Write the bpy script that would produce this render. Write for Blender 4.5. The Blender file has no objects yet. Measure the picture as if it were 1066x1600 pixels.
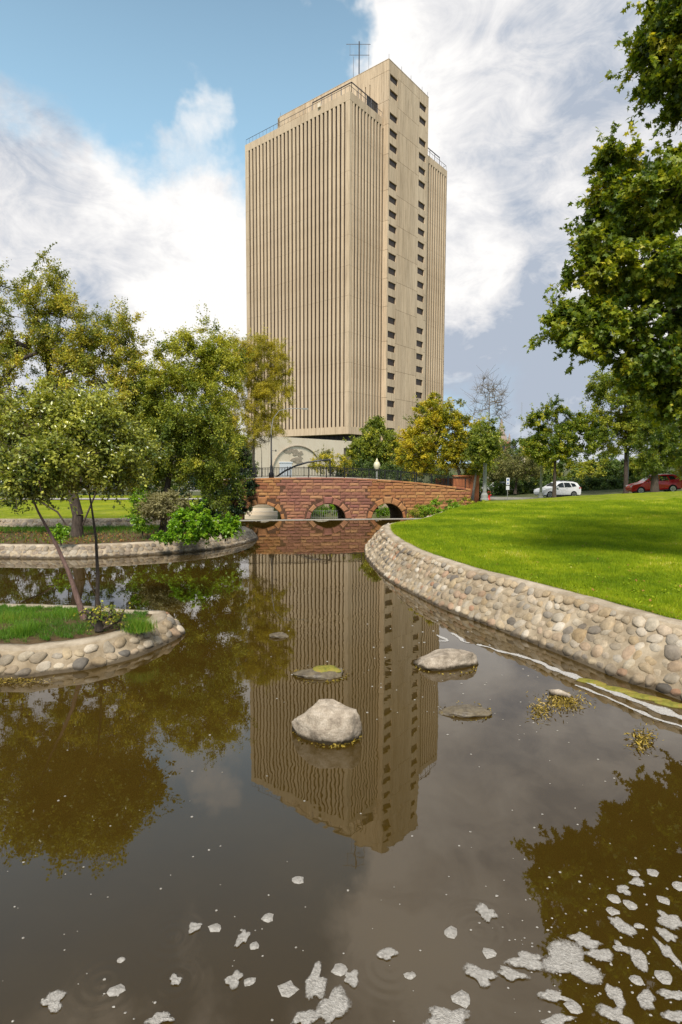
import bpy, bmesh, math, random
import numpy as np
from mathutils import Vector, Matrix, noise as mnoise
R = math.radians
sc = bpy.context.scene
COL = sc.collection

# ------------------------------------------------------------------ camera
CAMZ = 3.6; FOC = 900.0; PITCH = R(4.4); ROLL = R(0.18)
cam = bpy.data.cameras.new('camera'); camo = bpy.data.objects.new('camera', cam); COL.objects.link(camo)
cam.sensor_fit = 'VERTICAL'; cam.sensor_height = 36; cam.sensor_width = 24
cam.lens = 36 * FOC / 1600; cam.clip_start = 0.05; cam.clip_end = 6000
camo.matrix_world = Matrix.Translation((0, 0, CAMZ)) @ Matrix.Rotation(R(90) - PITCH, 4, 'X') @ Matrix.Rotation(ROLL, 4, 'Z')
sc.camera = camo

def ray(x, y):
    cx = (x - 533) / FOC; cy = (800 - y) / FOC
    c, s = math.cos(ROLL), math.sin(ROLL)
    cx, cy = cx * c - cy * s, cx * s + cy * c
    return Vector((cx, math.cos(PITCH) + cy * math.sin(PITCH), -math.sin(PITCH) + cy * math.cos(PITCH)))
def at_z(x, y, z=0.0):
    d = ray(x, y); return Vector((0, 0, CAMZ)) + d * ((z - CAMZ) / d.z)
def at_Y(x, y, Y):
    d = ray(x, y); return Vector((0, 0, CAMZ)) + d * (Y / d.y)

# ------------------------------------------------------------------ light
SUN_EL = 50; SUN_AZ = 191          # degrees, azimuth clockwise from +Y (behind the camera, a little to the left)
sd = Vector((math.sin(R(SUN_AZ)) * math.cos(R(SUN_EL)), math.cos(R(SUN_AZ)) * math.cos(R(SUN_EL)), math.sin(R(SUN_EL))))
sl = bpy.data.lights.new('sun', 'SUN'); sl.energy = 4.4; sl.angle = R(12); sl.color = (1.0, 0.945, 0.86)
so = bpy.data.objects.new('sun', sl); COL.objects.link(so)
so.rotation_euler = sd.to_track_quat('Z', 'Y').to_euler()

sc.view_settings.view_transform = 'Standard'; sc.view_settings.look = 'None'
sc.view_settings.gamma = 1; sc.view_settings.use_curve_mapping = False; sc.view_settings.exposure = 0.0
try:
    sc.cycles.max_bounces = 6; sc.cycles.diffuse_bounces = 2; sc.cycles.glossy_bounces = 3
    sc.cycles.transmission_bounces = 3; sc.cycles.caustics_reflective = False; sc.cycles.caustics_refractive = False
    sc.cycles.use_denoising = True
except Exception: pass

w = bpy.data.worlds.new('World'); sc.world = w; w.use_nodes = True
def build_world():
    nt = w.node_tree; nt.nodes.clear(); N = nt.nodes; L = nt.links
    out = N.new('ShaderNodeOutputWorld'); bg = N.new('ShaderNodeBackground'); bg.inputs[1].default_value = 0.1
    L.new(bg.outputs[0], out.inputs[0])
    sky = N.new('ShaderNodeTexSky'); sky.sky_type = 'NISHITA'; sky.sun_disc = False
    sky.sun_elevation = R(SUN_EL); sky.sun_rotation = R(SUN_AZ); sky.air_density = 1.0; sky.dust_density = 1.4; sky.ozone_density = 1.3
    tc = N.new('ShaderNodeTexCoord')
    def nz(scale, detail, rough, vec=None, dist=0.0):
        n = N.new('ShaderNodeTexNoise'); n.inputs['Scale'].default_value = scale; n.inputs['Detail'].default_value = detail
        n.inputs['Roughness'].default_value = rough; n.inputs['Distortion'].default_value = dist
        L.new(vec if vec is not None else tc.outputs['Generated'], n.inputs['Vector']); return n
    def vm(op, a, b=None):
        n = N.new('ShaderNodeVectorMath'); n.operation = op
        for i, v in enumerate((a, b)):
            if v is None: continue
            if isinstance(v, bpy.types.NodeSocket): L.new(v, n.inputs[i])
            else: n.inputs[i].default_value = v
        return n
    def ma(op, a, b=None, clamp=False):
        n = N.new('ShaderNodeMath'); n.operation = op; n.use_clamp = clamp
        for i, v in enumerate((a, b)):
            if v is None: continue
            if isinstance(v, bpy.types.NodeSocket): L.new(v, n.inputs[i])
            else: n.inputs[i].default_value = v
        return n.outputs[0]
    # warp the direction a little so the cloud banks get ragged edges
    wn = nz(3.0, 6, 0.6)
    wv = vm('SUBTRACT', wn.outputs['Color'], (0.5, 0.5, 0.5))
    ws = N.new('ShaderNodeVectorMath'); ws.operation = 'SCALE'; L.new(wv.outputs[0], ws.inputs[0]); ws.inputs['Scale'].default_value = 0.42
    dirw = vm('NORMALIZE', vm('ADD', tc.outputs['Generated'], ws.outputs[0]).outputs[0]).outputs[0]
    def blobs(lst):
        acc = None
        for (x, y, rad, wt) in lst:
            c = ray(x, y).normalized()
            d = vm('DOT_PRODUCT', dirw, tuple(c)).outputs['Value']
            mr = N.new('ShaderNodeMapRange'); mr.interpolation_type = 'SMOOTHSTEP'
            mr.inputs['From Min'].default_value = math.cos(R(rad)); mr.inputs['From Max'].default_value = math.cos(R(rad * 0.25))
            mr.inputs['To Min'].default_value = 0; mr.inputs['To Max'].default_value = wt
            L.new(d, mr.inputs['Value'])
            acc = mr.outputs[0] if acc is None else ma('ADD', acc, mr.outputs[0])
        return acc
    sq = vm('MULTIPLY', tc.outputs['Generated'], (1, 1, 1.9)).outputs[0]
    f1 = nz(3.6, 10, 0.66, sq, 0.5); f2 = nz(9.0, 9, 0.66, sq, 0.9)
    # where cloud is thick / where the sky is open, as directions
    dens = blobs([(850, 600, 13, .7), (1010, 60, 16, .9), (860, 260, 12, .7), (900, 150, 24, 1.1), (1150, 350, 26, 1.0), (760, 330, 13, .9), (765, 60, 9, .9), (690, 470, 9, .6),
                  (30, 330, 17, 1.05), (250, 370, 15, .9), (330, 560, 13, .9), (100, 520, 14, .6), (355, 130, 5.5, .7), (340, 185, 4, .55),
                  (330, -70, 7, .9), (120, -230, 11, 1.5), (690, -160, 13, 1.3), (400, -340, 10, .9), (-350, 350, 28, 1.0), (1700, 300, 35, .9)])
    hole = blobs([(400, 40, 17, .8), (150, 60, 14, .75), (40, 90, 13, .9), (480, 190, 10, .7), (480, -60, 11, .8), (60, -40, 12, .6), (250, -160, 8, .6)])
    a = ma('ADD', ma('MULTIPLY', f1.outputs['Fac'], 1.5), ma('MULTIPLY', f2.outputs['Fac'], 0.5))
    d = ma('SUBTRACT', ma('ADD', ma('SUBTRACT', a, 0.78), ma('MULTIPLY', dens, 0.62)), ma('MULTIPLY', hole, 0.62))
    cr = N.new('ShaderNodeMapRange'); cr.interpolation_type = 'SMOOTHSTEP'
    cr.inputs['From Min'].default_value = -0.12; cr.inputs['From Max'].default_value = 0.80; L.new(d, cr.inputs['Value'])
    # shading of the cloud: white tops, grey undersides
    g1 = nz(2.6, 7, 0.6, sq, 0.4)
    gr = blobs([(860, 600, 13, .2), (980, 40, 20, .25), (860, 120, 10, .15), (1020, 330, 14, .1), (130, 430, 12, .6), (40, 260, 6, .2), (800, 560, 12, .35), (900, 640, 15, .45), (130, 110, 12, .15), (620, 640, 12, .5)])
    br = blobs([(700, 60, 9, .5), (330, 330, 12, .45), (720, 400, 9, .4), (130, 310, 8, .3), (370, 500, 10, .35)])
    g = ma('SUBTRACT', ma('ADD', ma('MULTIPLY', ma('SUBTRACT', g1.outputs['Fac'], 0.42), 3.3), gr), br)
    g = ma('ADD', g, ma('MULTIPLY', ma('SUBTRACT', f2.outputs['Fac'], 0.5), 1.9), True)
    cc = N.new('ShaderNodeValToRGB'); e = cc.color_ramp.elements
    e[0].position = 0.0; e[0].color = (10.4, 10.2, 10.0, 1)
    e[1].position = 1.0; e[1].color = (4.6, 5.2, 6.2, 1)
    m = e.new(0.45); m.color = (8.1, 8.1, 8.3, 1)
    L.new(g, cc.inputs[0])
    # the clear sky of the photograph is pale: a little thin veil over the Nishita blue
    veil = N.new('ShaderNodeMix'); veil.data_type = 'RGBA'
    sx_ = N.new('ShaderNodeSeparateXYZ'); L.new(tc.outputs['Generated'], sx_.inputs[0]); vr = N.new('ShaderNodeMapRange'); vr.inputs['From Min'].default_value = .45; vr.inputs['From Max'].default_value = .8; vr.inputs['To Min'].default_value = .68; vr.inputs['To Max'].default_value = .06; L.new(sx_.outputs[2], vr.inputs['Value']); L.new(vr.outputs[0], veil.inputs[0])
    L.new(sky.outputs[0], veil.inputs[6]); veil.inputs[7].default_value = (5.0, 8.3, 10.8, 1)
    mx = N.new('ShaderNodeMix'); mx.data_type = 'RGBA'
    L.new(cr.outputs[0], mx.inputs[0]); L.new(veil.outputs[2], mx.inputs[6]); L.new(cc.outputs[0], mx.inputs[7])
    L.new(mx.outputs[2], bg.inputs[0])
build_world()

# ------------------------------------------------------------------ materials
MATS = {}
def new_mat(name):
    m = bpy.data.materials.new(name); m.use_nodes = True; nt = m.node_tree
    b = nt.nodes['Principled BSDF']; MATS[name] = m
    return m, nt, b
def ramp(nt, stops):
    r = nt.nodes.new('ShaderNodeValToRGB'); e = r.color_ramp.elements
    e[0].position, e[0].color = stops[0][0], (*stops[0][1], 1)
    e[1].position, e[1].color = stops[-1][0], (*stops[-1][1], 1)
    for p, c in stops[1:-1]: k = e.new(p); k.color = (*c, 1)
    return r
def tnoise(nt, scale, detail=6, rough=.6, coord='Object', sx=(1, 1, 1)):
    tc = nt.nodes.new('ShaderNodeTexCoord'); mp = nt.nodes.new('ShaderNodeMapping'); mp.inputs['Scale'].default_value = sx
    n = nt.nodes.new('ShaderNodeTexNoise'); n.inputs['Scale'].default_value = scale; n.inputs['Detail'].default_value = detail; n.inputs['Roughness'].default_value = rough
    nt.links.new(tc.outputs[coord], mp.inputs[0]); nt.links.new(mp.outputs[0], n.inputs['Vector']); return n
def mixc(nt, fac, a, b, mode='MIX'):
    n = nt.nodes.new('ShaderNodeMix'); n.data_type = 'RGBA'; n.blend_type = mode
    for i, v in ((0, fac), (6, a), (7, b)):
        if isinstance(v, bpy.types.NodeSocket): nt.links.new(v, n.inputs[i])
        elif i == 0: n.inputs[0].default_value = v
        else: n.inputs[i].default_value = (*v, 1)
    return n.outputs[2]
def bump(nt, b, h, dist, strength=1.0):
    bp = nt.nodes.new('ShaderNodeBump'); bp.inputs['Distance'].default_value = dist; bp.inputs['Strength'].default_value = strength
    nt.links.new(h, bp.inputs['Height']); nt.links.new(bp.outputs[0], b.inputs['Normal'])
def noisy(name, c1, c2, scale=5, rough=.85, bd=0.01, c3=None, sx=(1, 1, 1), coord='Object', spec=.3, bscale=None, rnd=0.0):
    m, nt, b = new_mat(name)
    n = tnoise(nt, scale, 8, .65, coord, sx)
    st = [(.3, c1), (.7, c2)] if c3 is None else [(.28, c1), (.5, c2), (.72, c3)]
    r = ramp(nt, st); nt.links.new(n.outputs['Fac'], r.inputs[0]); col = r.outputs[0]
    if rnd:
        oi = nt.nodes.new('ShaderNodeObjectInfo'); mr = nt.nodes.new('ShaderNodeMapRange')
        mr.inputs['To Min'].default_value = 1 - rnd; mr.inputs['To Max'].default_value = 1 + rnd
        nt.links.new(oi.outputs['Random'], mr.inputs['Value'])
        vm_ = nt.nodes.new('ShaderNodeVectorMath'); vm_.operation = 'SCALE'; nt.links.new(col, vm_.inputs[0]); nt.links.new(mr.outputs[0], vm_.inputs['Scale']); col = vm_.outputs[0]
    nt.links.new(col, b.inputs['Base Color']); b.inputs['Roughness'].default_value = rough
    b.inputs['Specular IOR Level'].default_value = spec
    if bd:
        n2 = tnoise(nt, bscale or scale * 3, 6, .7, coord); bump(nt, b, n2.outputs['Fac'], bd)
    return m
def flat(name, c, rough=.5, metal=0.0, spec=.5):
    m, nt, b = new_mat(name); n = tnoise(nt, 9, 4)
    r = ramp(nt, [(.3, tuple(x * .88 for x in c)), (.7, tuple(min(1, x * 1.08) for x in c))]); nt.links.new(n.outputs['Fac'], r.inputs[0])
    nt.links.new(r.outputs[0], b.inputs['Base Color']); b.inputs['Roughness'].default_value = rough; b.inputs['Metallic'].default_value = metal
    b.inputs['Specular IOR Level'].default_value = spec
    return m
def leaf_mat(name, stops, rough=.45, trans=.35, spec=.4, gain=2.75):
    stops = [(p, (min(.8, c[0] * gain * 1.12), min(.8, c[1] * gain), c[2] * gain * .8)) for p, c in stops]
    m, nt, b = new_mat(name)
    at = nt.nodes.new('ShaderNodeAttribute'); at.attribute_name = 'tint'
    r = ramp(nt, stops); nt.links.new(at.outputs['Fac'], r.inputs[0])
    nt.links.new(r.outputs[0], b.inputs['Base Color']); b.inputs['Roughness'].default_value = rough
    b.inputs['Specular IOR Level'].default_value = spec
    tr = nt.nodes.new('ShaderNodeBsdfTranslucent')
    sat = mixc(nt, 1.0, r.outputs[0], (1.25, 1.25, .45), 'MULTIPLY'); nt.links.new(sat, tr.inputs[0])
    ms = nt.nodes.new('ShaderNodeMixShader'); ms.inputs[0].default_value = trans
    out = nt.nodes['Material Output']
    nt.links.new(b.outputs[0], ms.inputs[1]); nt.links.new(tr.outputs[0], ms.inputs[2]); nt.links.new(ms.outputs[0], out.inputs[0])
    return m

M_conc = None
def concrete():
    m, nt, b = new_mat('precast_concrete')
    n = tnoise(nt, .08, 8, .6, 'Object', (1, 1, .25)); r = ramp(nt, [(.3, (.545, .405, .26)), (.5, (.605, .46, .305)), (.7, (.665, .52, .355))])
    nt.links.new(n.outputs['Fac'], r.inputs[0])
    n2 = tnoise(nt, 1.6, 5, .7, 'Object', (1, 1, .07)); r2 = ramp(nt, [(.30, (.70, .68, .65)), (.56, (1.04, 1.04, 1.04))]); nt.links.new(n2.outputs['Fac'], r2.inputs[0])
    c = mixc(nt, 1.0, r.outputs[0], r2.outputs[0], 'MULTIPLY')
    oi = nt.nodes.new('ShaderNodeObjectInfo'); mr = nt.nodes.new('ShaderNodeMapRange'); mr.inputs['To Min'].default_value = .90; mr.inputs['To Max'].default_value = 1.06
    nt.links.new(oi.outputs['Random'], mr.inputs['Value'])
    v = nt.nodes.new('ShaderNodeVectorMath'); v.operation = 'SCALE'; nt.links.new(c, v.inputs[0]); nt.links.new(mr.outputs[0], v.inputs['Scale'])
    nt.links.new(v.outputs[0], b.inputs['Base Color']); b.inputs['Roughness'].default_value = .9
    n3 = tnoise(nt, 6, 4); bump(nt, b, n3.outputs['Fac'], .02)
    return m
M_conc = concrete()
M_joint = flat('dark_joint', (.17, .13, .085), .9)  # even dark brown of the cores that show between the panels
M_glass = flat('bronze_glass', (.035, .020, .012), .35, 0, .25)
M_white = noisy('white_cladding', (.72, .60, .44), (.80, .69, .53), .3, .8, 0)
M_relief = noisy('brown_relief', (.30, .24, .17), (.45, .38, .29), 2, .9, .02)
M_black = flat('black_iron', (.012, .012, .013), .45, .3)
M_dark = flat('dark_steel', (.05, .05, .055), .4, .5)
M_mortar = noisy('mortar', (.30, .235, .155), (.50, .41, .29), 3.0, .95, .012, sx=(1, 1, 1), bscale=30)
M_coping = noisy('coping_concrete', (.38, .31, .225), (.54, .46, .35), 2.2, .95, .008, bscale=40)
M_soil = noisy('soil', (.045, .026, .014), (.12, .075, .035), 6, 1, .03, c3=(.10, .09, .03))
M_bark = noisy('bark', (.035, .026, .02), (.12, .09, .07), 14, .95, .02, sx=(1, 1, .25))
M_barkr = noisy('reddish_bark', (.10, .055, .045), (.24, .15, .12), 20, .8, .01, sx=(1, 1, .3))
M_barkg = noisy('grey_bark', (.13, .11, .085), (.30, .26, .21), 12, .9, .02, sx=(1, 1, .3))
M_asph = noisy('asphalt', (.045, .045, .048), (.07, .07, .07), 4, .9, .005)
M_kerb = noisy('kerb_concrete', (.33, .30, .25), (.48, .45, .39), 3, .9, .004)
M_ground = noisy('far_ground', (.05, .07, .02), (.12, .12, .05), .4, 1, .05)

def stone_mat(name, stops, scale, dark=.75, bd=.01):
    m, nt, b = new_mat(name)
    oi = nt.nodes.new('ShaderNodeObjectInfo'); r = ramp(nt, stops); at = nt.nodes.new('ShaderNodeAttribute'); at.attribute_name = 'tint'
    ad = nt.nodes.new('ShaderNodeMath'); ad.operation = 'ADD'; nt.links.new(oi.outputs['Random'], ad.inputs[0]); nt.links.new(at.outputs['Fac'], ad.inputs[1])
    fr_ = nt.nodes.new('ShaderNodeMath'); fr_.operation = 'FRACT'; nt.links.new(ad.outputs[0], fr_.inputs[0])
    nt.links.new(fr_.outputs[0], r.inputs[0])
    n = tnoise(nt, scale, 8, .7); r2 = ramp(nt, [(.3, (dark,) * 3), (.7, (1.30, 1.26, 1.18))]); nt.links.new(n.outputs['Fac'], r2.inputs[0])
    c = mixc(nt, 1.0, r.outputs[0], r2.outputs[0], 'MULTIPLY'); nt.links.new(c, b.inputs['Base Color'])
    b.inputs['Roughness'].default_value = .85
    n2 = tnoise(nt, scale * 2.5, 6, .7); bump(nt, b, n2.outputs['Fac'], bd)
    return m
M_cobble = stone_mat('river_stone', [(0, (.50, .43, .33)), (.14, (.38, .28, .16)), (.24, (.58, .51, .41)), (.34, (.11, .10, .09)), (.40, (.46, .38, .27)), (.52, (.36, .21, .13)), (.58, (.52, .45, .34)), (.68, (.20, .175, .15)), (.76, (.50, .40, .26)), (.88, (.34, .27, .19)), (1, (.60, .54, .45))], 1.3, .72)
M_cobble2 = stone_mat('dull_river_stone', [(0, (.36, .31, .24)), (.3, (.28, .22, .17)), (.5, (.44, .39, .31)), (.75, (.22, .19, .16)), (1, (.42, .35, .26))], 1.3)
M_rose = stone_mat('rose_sandstone', [(0, (.25, .105, .075)), (.2, (.28, .115, .07)), (.3, (.40, .19, .095)), (.42, (.20, .08, .06)), (.55, (.44, .23, .11)), (.68, (.29, .12, .08)), (.82, (.38, .18, .095)), (1, (.24, .095, .075))], 4, .75, .012)
M_amber = stone_mat('amber_sandstone', [(0, (.29, .11, .045)), (.25, (.42, .195, .07)), (.45, (.24, .085, .045)), (.6, (.46, .235, .085)), (.8, (.32, .13, .05)), (1, (.40, .20, .08))], 4, .7, .012)
M_bmort = noisy('sandstone_mortar', (.075, .035, .022), (.15, .08, .045), 5, .95, .01)
M_rock = noisy('pale_granite', (.16, .125, .09), (.42, .345, .26), 5.5, .9, .02, c3=(.62, .53, .42), bscale=22)
def wet_foot(m):
    nt = m.node_tree; b = nt.nodes['Principled BSDF']; src = b.inputs['Base Color'].links[0].from_socket
    tc = nt.nodes.new('ShaderNodeTexCoord'); sp = nt.nodes.new('ShaderNodeSeparateXYZ'); nt.links.new(tc.outputs['Object'], sp.inputs[0])
    n = tnoise(nt, 9, 5); ma_ = nt.nodes.new('ShaderNodeMath'); ma_.operation = 'MULTIPLY_ADD'; nt.links.new(n.outputs['Fac'], ma_.inputs[0]); ma_.inputs[1].default_value = -.12; nt.links.new(sp.outputs[2], ma_.inputs[2])
    rr = ramp(nt, [(.0, (1, 1, 1)), (1, (0, 0, 0))]); mr = nt.nodes.new('ShaderNodeMapRange'); mr.inputs['From Min'].default_value = -.03; mr.inputs['From Max'].default_value = .02; nt.links.new(ma_.outputs[0], mr.inputs['Value']); nt.links.new(mr.outputs[0], rr.inputs[0])
    c = mixc(nt, rr.outputs[0], src, (.045, .032, .015)); nt.links.new(c, b.inputs['Base Color'])
    vo = nt.nodes.new('ShaderNodeTexNoise'); vo.inputs['Scale'].default_value = 60; vo.inputs['Detail'].default_value = 8; vo.inputs['Roughness'].default_value = .8
    nt.links.new(tc.outputs['Object'], vo.inputs['Vector']); r9 = ramp(nt, [(.35, (.6, .58, .55)), (.6, (1.12, 1.12, 1.12))]); nt.links.new(vo.outputs['Fac'], r9.inputs[0])
    c2 = mixc(nt, 1.0, c, r9.outputs[0], 'MULTIPLY'); nt.links.new(c2, b.inputs['Base Color'])
wet_foot(M_rock)
M_rockd = noisy('wet_rock', (.06, .045, .03), (.2, .16, .1), 9, .35, .008)
M_algae = noisy('algae', (.08, .085, .015), (.24, .22, .03), 9, .6, .02, c3=(.32, .20, .05))
M_twig = noisy('dead_weed', (.10, .07, .04), (.42, .32, .19), 20, .9, .01)

def grass_ground():
    m, nt, b = new_mat('lawn')
    n = tnoise(nt, .45, 6, .6); n2 = tnoise(nt, 3.5, 8, .75); n3 = tnoise(nt, 1.1, 5, .6)
    r = ramp(nt, [(.3, (.155, .205, .007)), (.5, (.23, .28, .009)), (.72, (.32, .34, .014))]); nt.links.new(n.outputs['Fac'], r.inputs[0])
    r2 = ramp(nt, [(.3, (.6, .65, .6)), (.7, (1.3, 1.25, 1.2))]); nt.links.new(n2.outputs['Fac'], r2.inputs[0])
    c = mixc(nt, 1.0, r.outputs[0], r2.outputs[0], 'MULTIPLY')
    r3 = ramp(nt, [(.54, (0, 0, 0)), (.70, (.75, .75, .75))]); nt.links.new(n3.outputs['Fac'], r3.inputs[0])
    c = mixc(nt, r3.outputs[0], c, (.36, .33, .07)); nt.links.new(c, b.inputs['Base Color']); b.inputs['Roughness'].default_value = .9
    b.inputs['Specular IOR Level'].default_value = .15
    bump(nt, b, tnoise(nt, 30, 6, .8).outputs['Fac'], .05)
    return m
def wet_line(m, top_z=.07, dark=(.05, .035, .018)):
    nt = m.node_tree; b = nt.nodes['Principled BSDF']; src = b.inputs['Base Color'].links[0].from_socket
    g = nt.nodes.new('ShaderNodeNewGeometry'); sp = nt.nodes.new('ShaderNodeSeparateXYZ'); nt.links.new(g.outputs['Position'], sp.inputs[0])
    n = nt.nodes.new('ShaderNodeTexNoise'); n.inputs['Scale'].default_value = 5; n.inputs['Detail'].default_value = 6; nt.links.new(g.outputs['Position'], n.inputs['Vector'])
    ma_ = nt.nodes.new('ShaderNodeMath'); ma_.operation = 'MULTIPLY_ADD'; nt.links.new(n.outputs['Fac'], ma_.inputs[0]); ma_.inputs[1].default_value = -.16; nt.links.new(sp.outputs[2], ma_.inputs[2])
    mr = nt.nodes.new('ShaderNodeMapRange'); mr.inputs['From Min'].default_value = top_z - .10; mr.inputs['From Max'].default_value = top_z - .05; mr.inputs['To Min'].default_value = .85; mr.inputs['To Max'].default_value = 0; nt.links.new(ma_.outputs[0], mr.inputs['Value'])
    c = mixc(nt, mr.outputs[0], src, dark); nt.links.new(c, b.inputs['Base Color'])
    # blotchy dirt
    n2 = nt.nodes.new('ShaderNodeTexNoise'); n2.inputs['Scale'].default_value = 1.7; n2.inputs['Detail'].default_value = 9; n2.inputs['Roughness'].default_value = .7; nt.links.new(g.outputs['Position'], n2.inputs['Vector'])
    r2 = ramp(nt, [(.36, (.62, .58, .52)), (.6, (1.06, 1.05, 1.04))]); nt.links.new(n2.outputs['Fac'], r2.inputs[0]); c2 = mixc(nt, 1.0, c, r2.outputs[0], 'MULTIPLY'); nt.links.new(c2, b.inputs['Base Color'])
for m_ in (M_mortar, M_cobble, M_cobble2, M_coping): wet_line(m_)
M_lawn = grass_ground()
M_blade = leaf_mat('grass_blades', [(0, (.055, .105, .005)), (.45, (.115, .175, .007)), (.8, (.19, .24, .012)), (.93, (.30, .27, .05)), (1, (.45, .38, .18))], .6, .35, .2, 2.0)
M_blade2 = leaf_mat('long_grass', [(0, (.03, .08, .01)), (.5, (.07, .18, .015)), (.85, (.16, .26, .03)), (1, (.25, .22, .06))], .5, .3, .3, 1.4)
# foliage
L_left = leaf_mat('leaf_olive', [(0, (.026, .045, .008)), (.35, (.08, .100, .016)), (.6, (.145, .150, .024)), (.8, (.22, .18, .03)), (.9, (.46, .30, .03)), (1, (.55, .34, .04))], .42, .35)
L_near = leaf_mat('leaf_glossy', [(0, (.03, .05, .012)), (.5, (.105, .125, .022)), (.85, (.22, .235, .05)), (1, (.34, .33, .11))], .26, .3, .7)
L_mid = leaf_mat('leaf_mid', [(0, (.025, .045, .006)), (.4, (.088, .115, .014)), (.75, (.165, .175, .022)), (1, (.29, .25, .04))], .5, .35)
L_willow = leaf_mat('leaf_willow', [(0, (.08, .09, .01)), (.5, (.20, .19, .018)), (1, (.36, .31, .04))], .5, .4, gain=2.1)
L_dark = leaf_mat('leaf_dark', [(0, (.010, .022, .007)), (.6, (.035, .062, .014)), (1, (.09, .12, .022))], .5, .25)
L_ivy = leaf_mat('leaf_ivy', [(0, (.006, .018, .006)), (.7, (.018, .045, .015)), (1, (.05, .09, .03))], .35, .15, gain=1.1)
L_oliv = leaf_mat('leaf_greyolive', [(0, (.045, .06, .02)), (.6, (.11, .12, .045)), (1, (.20, .20, .08))], .6, .3, gain=1.8)
L_lime = leaf_mat('leaf_lime', [(0, (.04, .11, .008)), (.5, (.12, .25, .012)), (1, (.25, .36, .03))], .4, .35, gain=1.6)
L_yell = leaf_mat('leaf_yellowing', [(0, (.05, .085, .01)), (.35, (.17, .19, .015)), (.7, (.38, .34, .025)), (1, (.58, .38, .04))], .45, .35, gain=1.6)
L_maple = leaf_mat('leaf_maple', [(0, (.015, .032, .005)), (.4, (.055, .085, .010)), (.75, (.13, .15, .014)), (1, (.25, .23, .028))], .42, .38, gain=2.7)
L_grey = leaf_mat('leaf_feather', [(0, (.12, .12, .06)), (1, (.30, .30, .18))], .7, .3, gain=1.3)

def water_mat():
    m, nt, b = new_mat('pond_water')
    n = tnoise(nt, .35, 6, .6); r = ramp(nt, [(.3, (.038, .022, .003)), (.7, (.054, .032, .005))]); nt.links.new(n.outputs['Fac'], r.inputs[0])
    nt.links.new(r.outputs[0], b.inputs['Base Color']); b.inputs['Roughness'].default_value = 0.015; b.inputs['IOR'].default_value = 1.72
    b.inputs['Specular IOR Level'].default_value = .5
    t1 = tnoise(nt, 3.0, 2, .5); t2 = tnoise(nt, 1.1, 2, .5)
    mk = tnoise(nt, .28, 3, .5); rk = ramp(nt, [(.42, (.12,) * 3), (.62, (1,) * 3)]); nt.links.new(mk.outputs['Fac'], rk.inputs[0])
    mu = nt.nodes.new('ShaderNodeMath'); mu.operation = 'MULTIPLY'; nt.links.new(t1.outputs['Fac'], mu.inputs[0]); nt.links.new(rk.outputs[0], mu.inputs[1])
    ad = nt.nodes.new('ShaderNodeMath'); ad.operation = 'MULTIPLY_ADD'; nt.links.new(t2.outputs['Fac'], ad.inputs[0]); ad.inputs[1].default_value = .8; nt.links.new(mu.outputs[0], ad.inputs[2])
    h = ad.outputs[0]
    # ring ripples spreading from floating scraps
    tc = nt.nodes.new('ShaderNodeTexCoord')
    for (x, y, rad) in ((160, 1535, .35), (275, 1532, .28), (270, 1465, .35), (610, 1510, .4), (510, 1140, .6), (500, 1055, .7), (750, 1455, .4)):
        p = at_z(x, y)
        v = nt.nodes.new('ShaderNodeVectorMath'); v.operation = 'DISTANCE'; nt.links.new(tc.outputs['Object'], v.inputs[0]); v.inputs[1].default_value = p
        s = nt.nodes.new('ShaderNodeMath'); s.operation = 'MULTIPLY'; s.inputs[1].default_value = 75 if y > 1300 else 40; nt.links.new(v.outputs['Value'], s.inputs[0])
        si = nt.nodes.new('ShaderNodeMath'); si.operation = 'SINE'; nt.links.new(s.outputs[0], si.inputs[0])
        fa = nt.nodes.new('ShaderNodeMapRange'); fa.inputs['From Min'].default_value = rad; fa.inputs['From Max'].default_value = 0; fa.inputs['To Max'].default_value = .16; nt.links.new(v.outputs['Value'], fa.inputs['Value'])
        mm = nt.nodes.new('ShaderNodeMath'); mm.operation = 'MULTIPLY_ADD'; nt.links.new(si.outputs[0], mm.inputs[0]); nt.links.new(fa.outputs[0], mm.inputs[1]); nt.links.new(h, mm.inputs[2]); h = mm.outputs[0]
    bump(nt, b, h, .0012)
    return m
M_water = water_mat()
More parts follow.
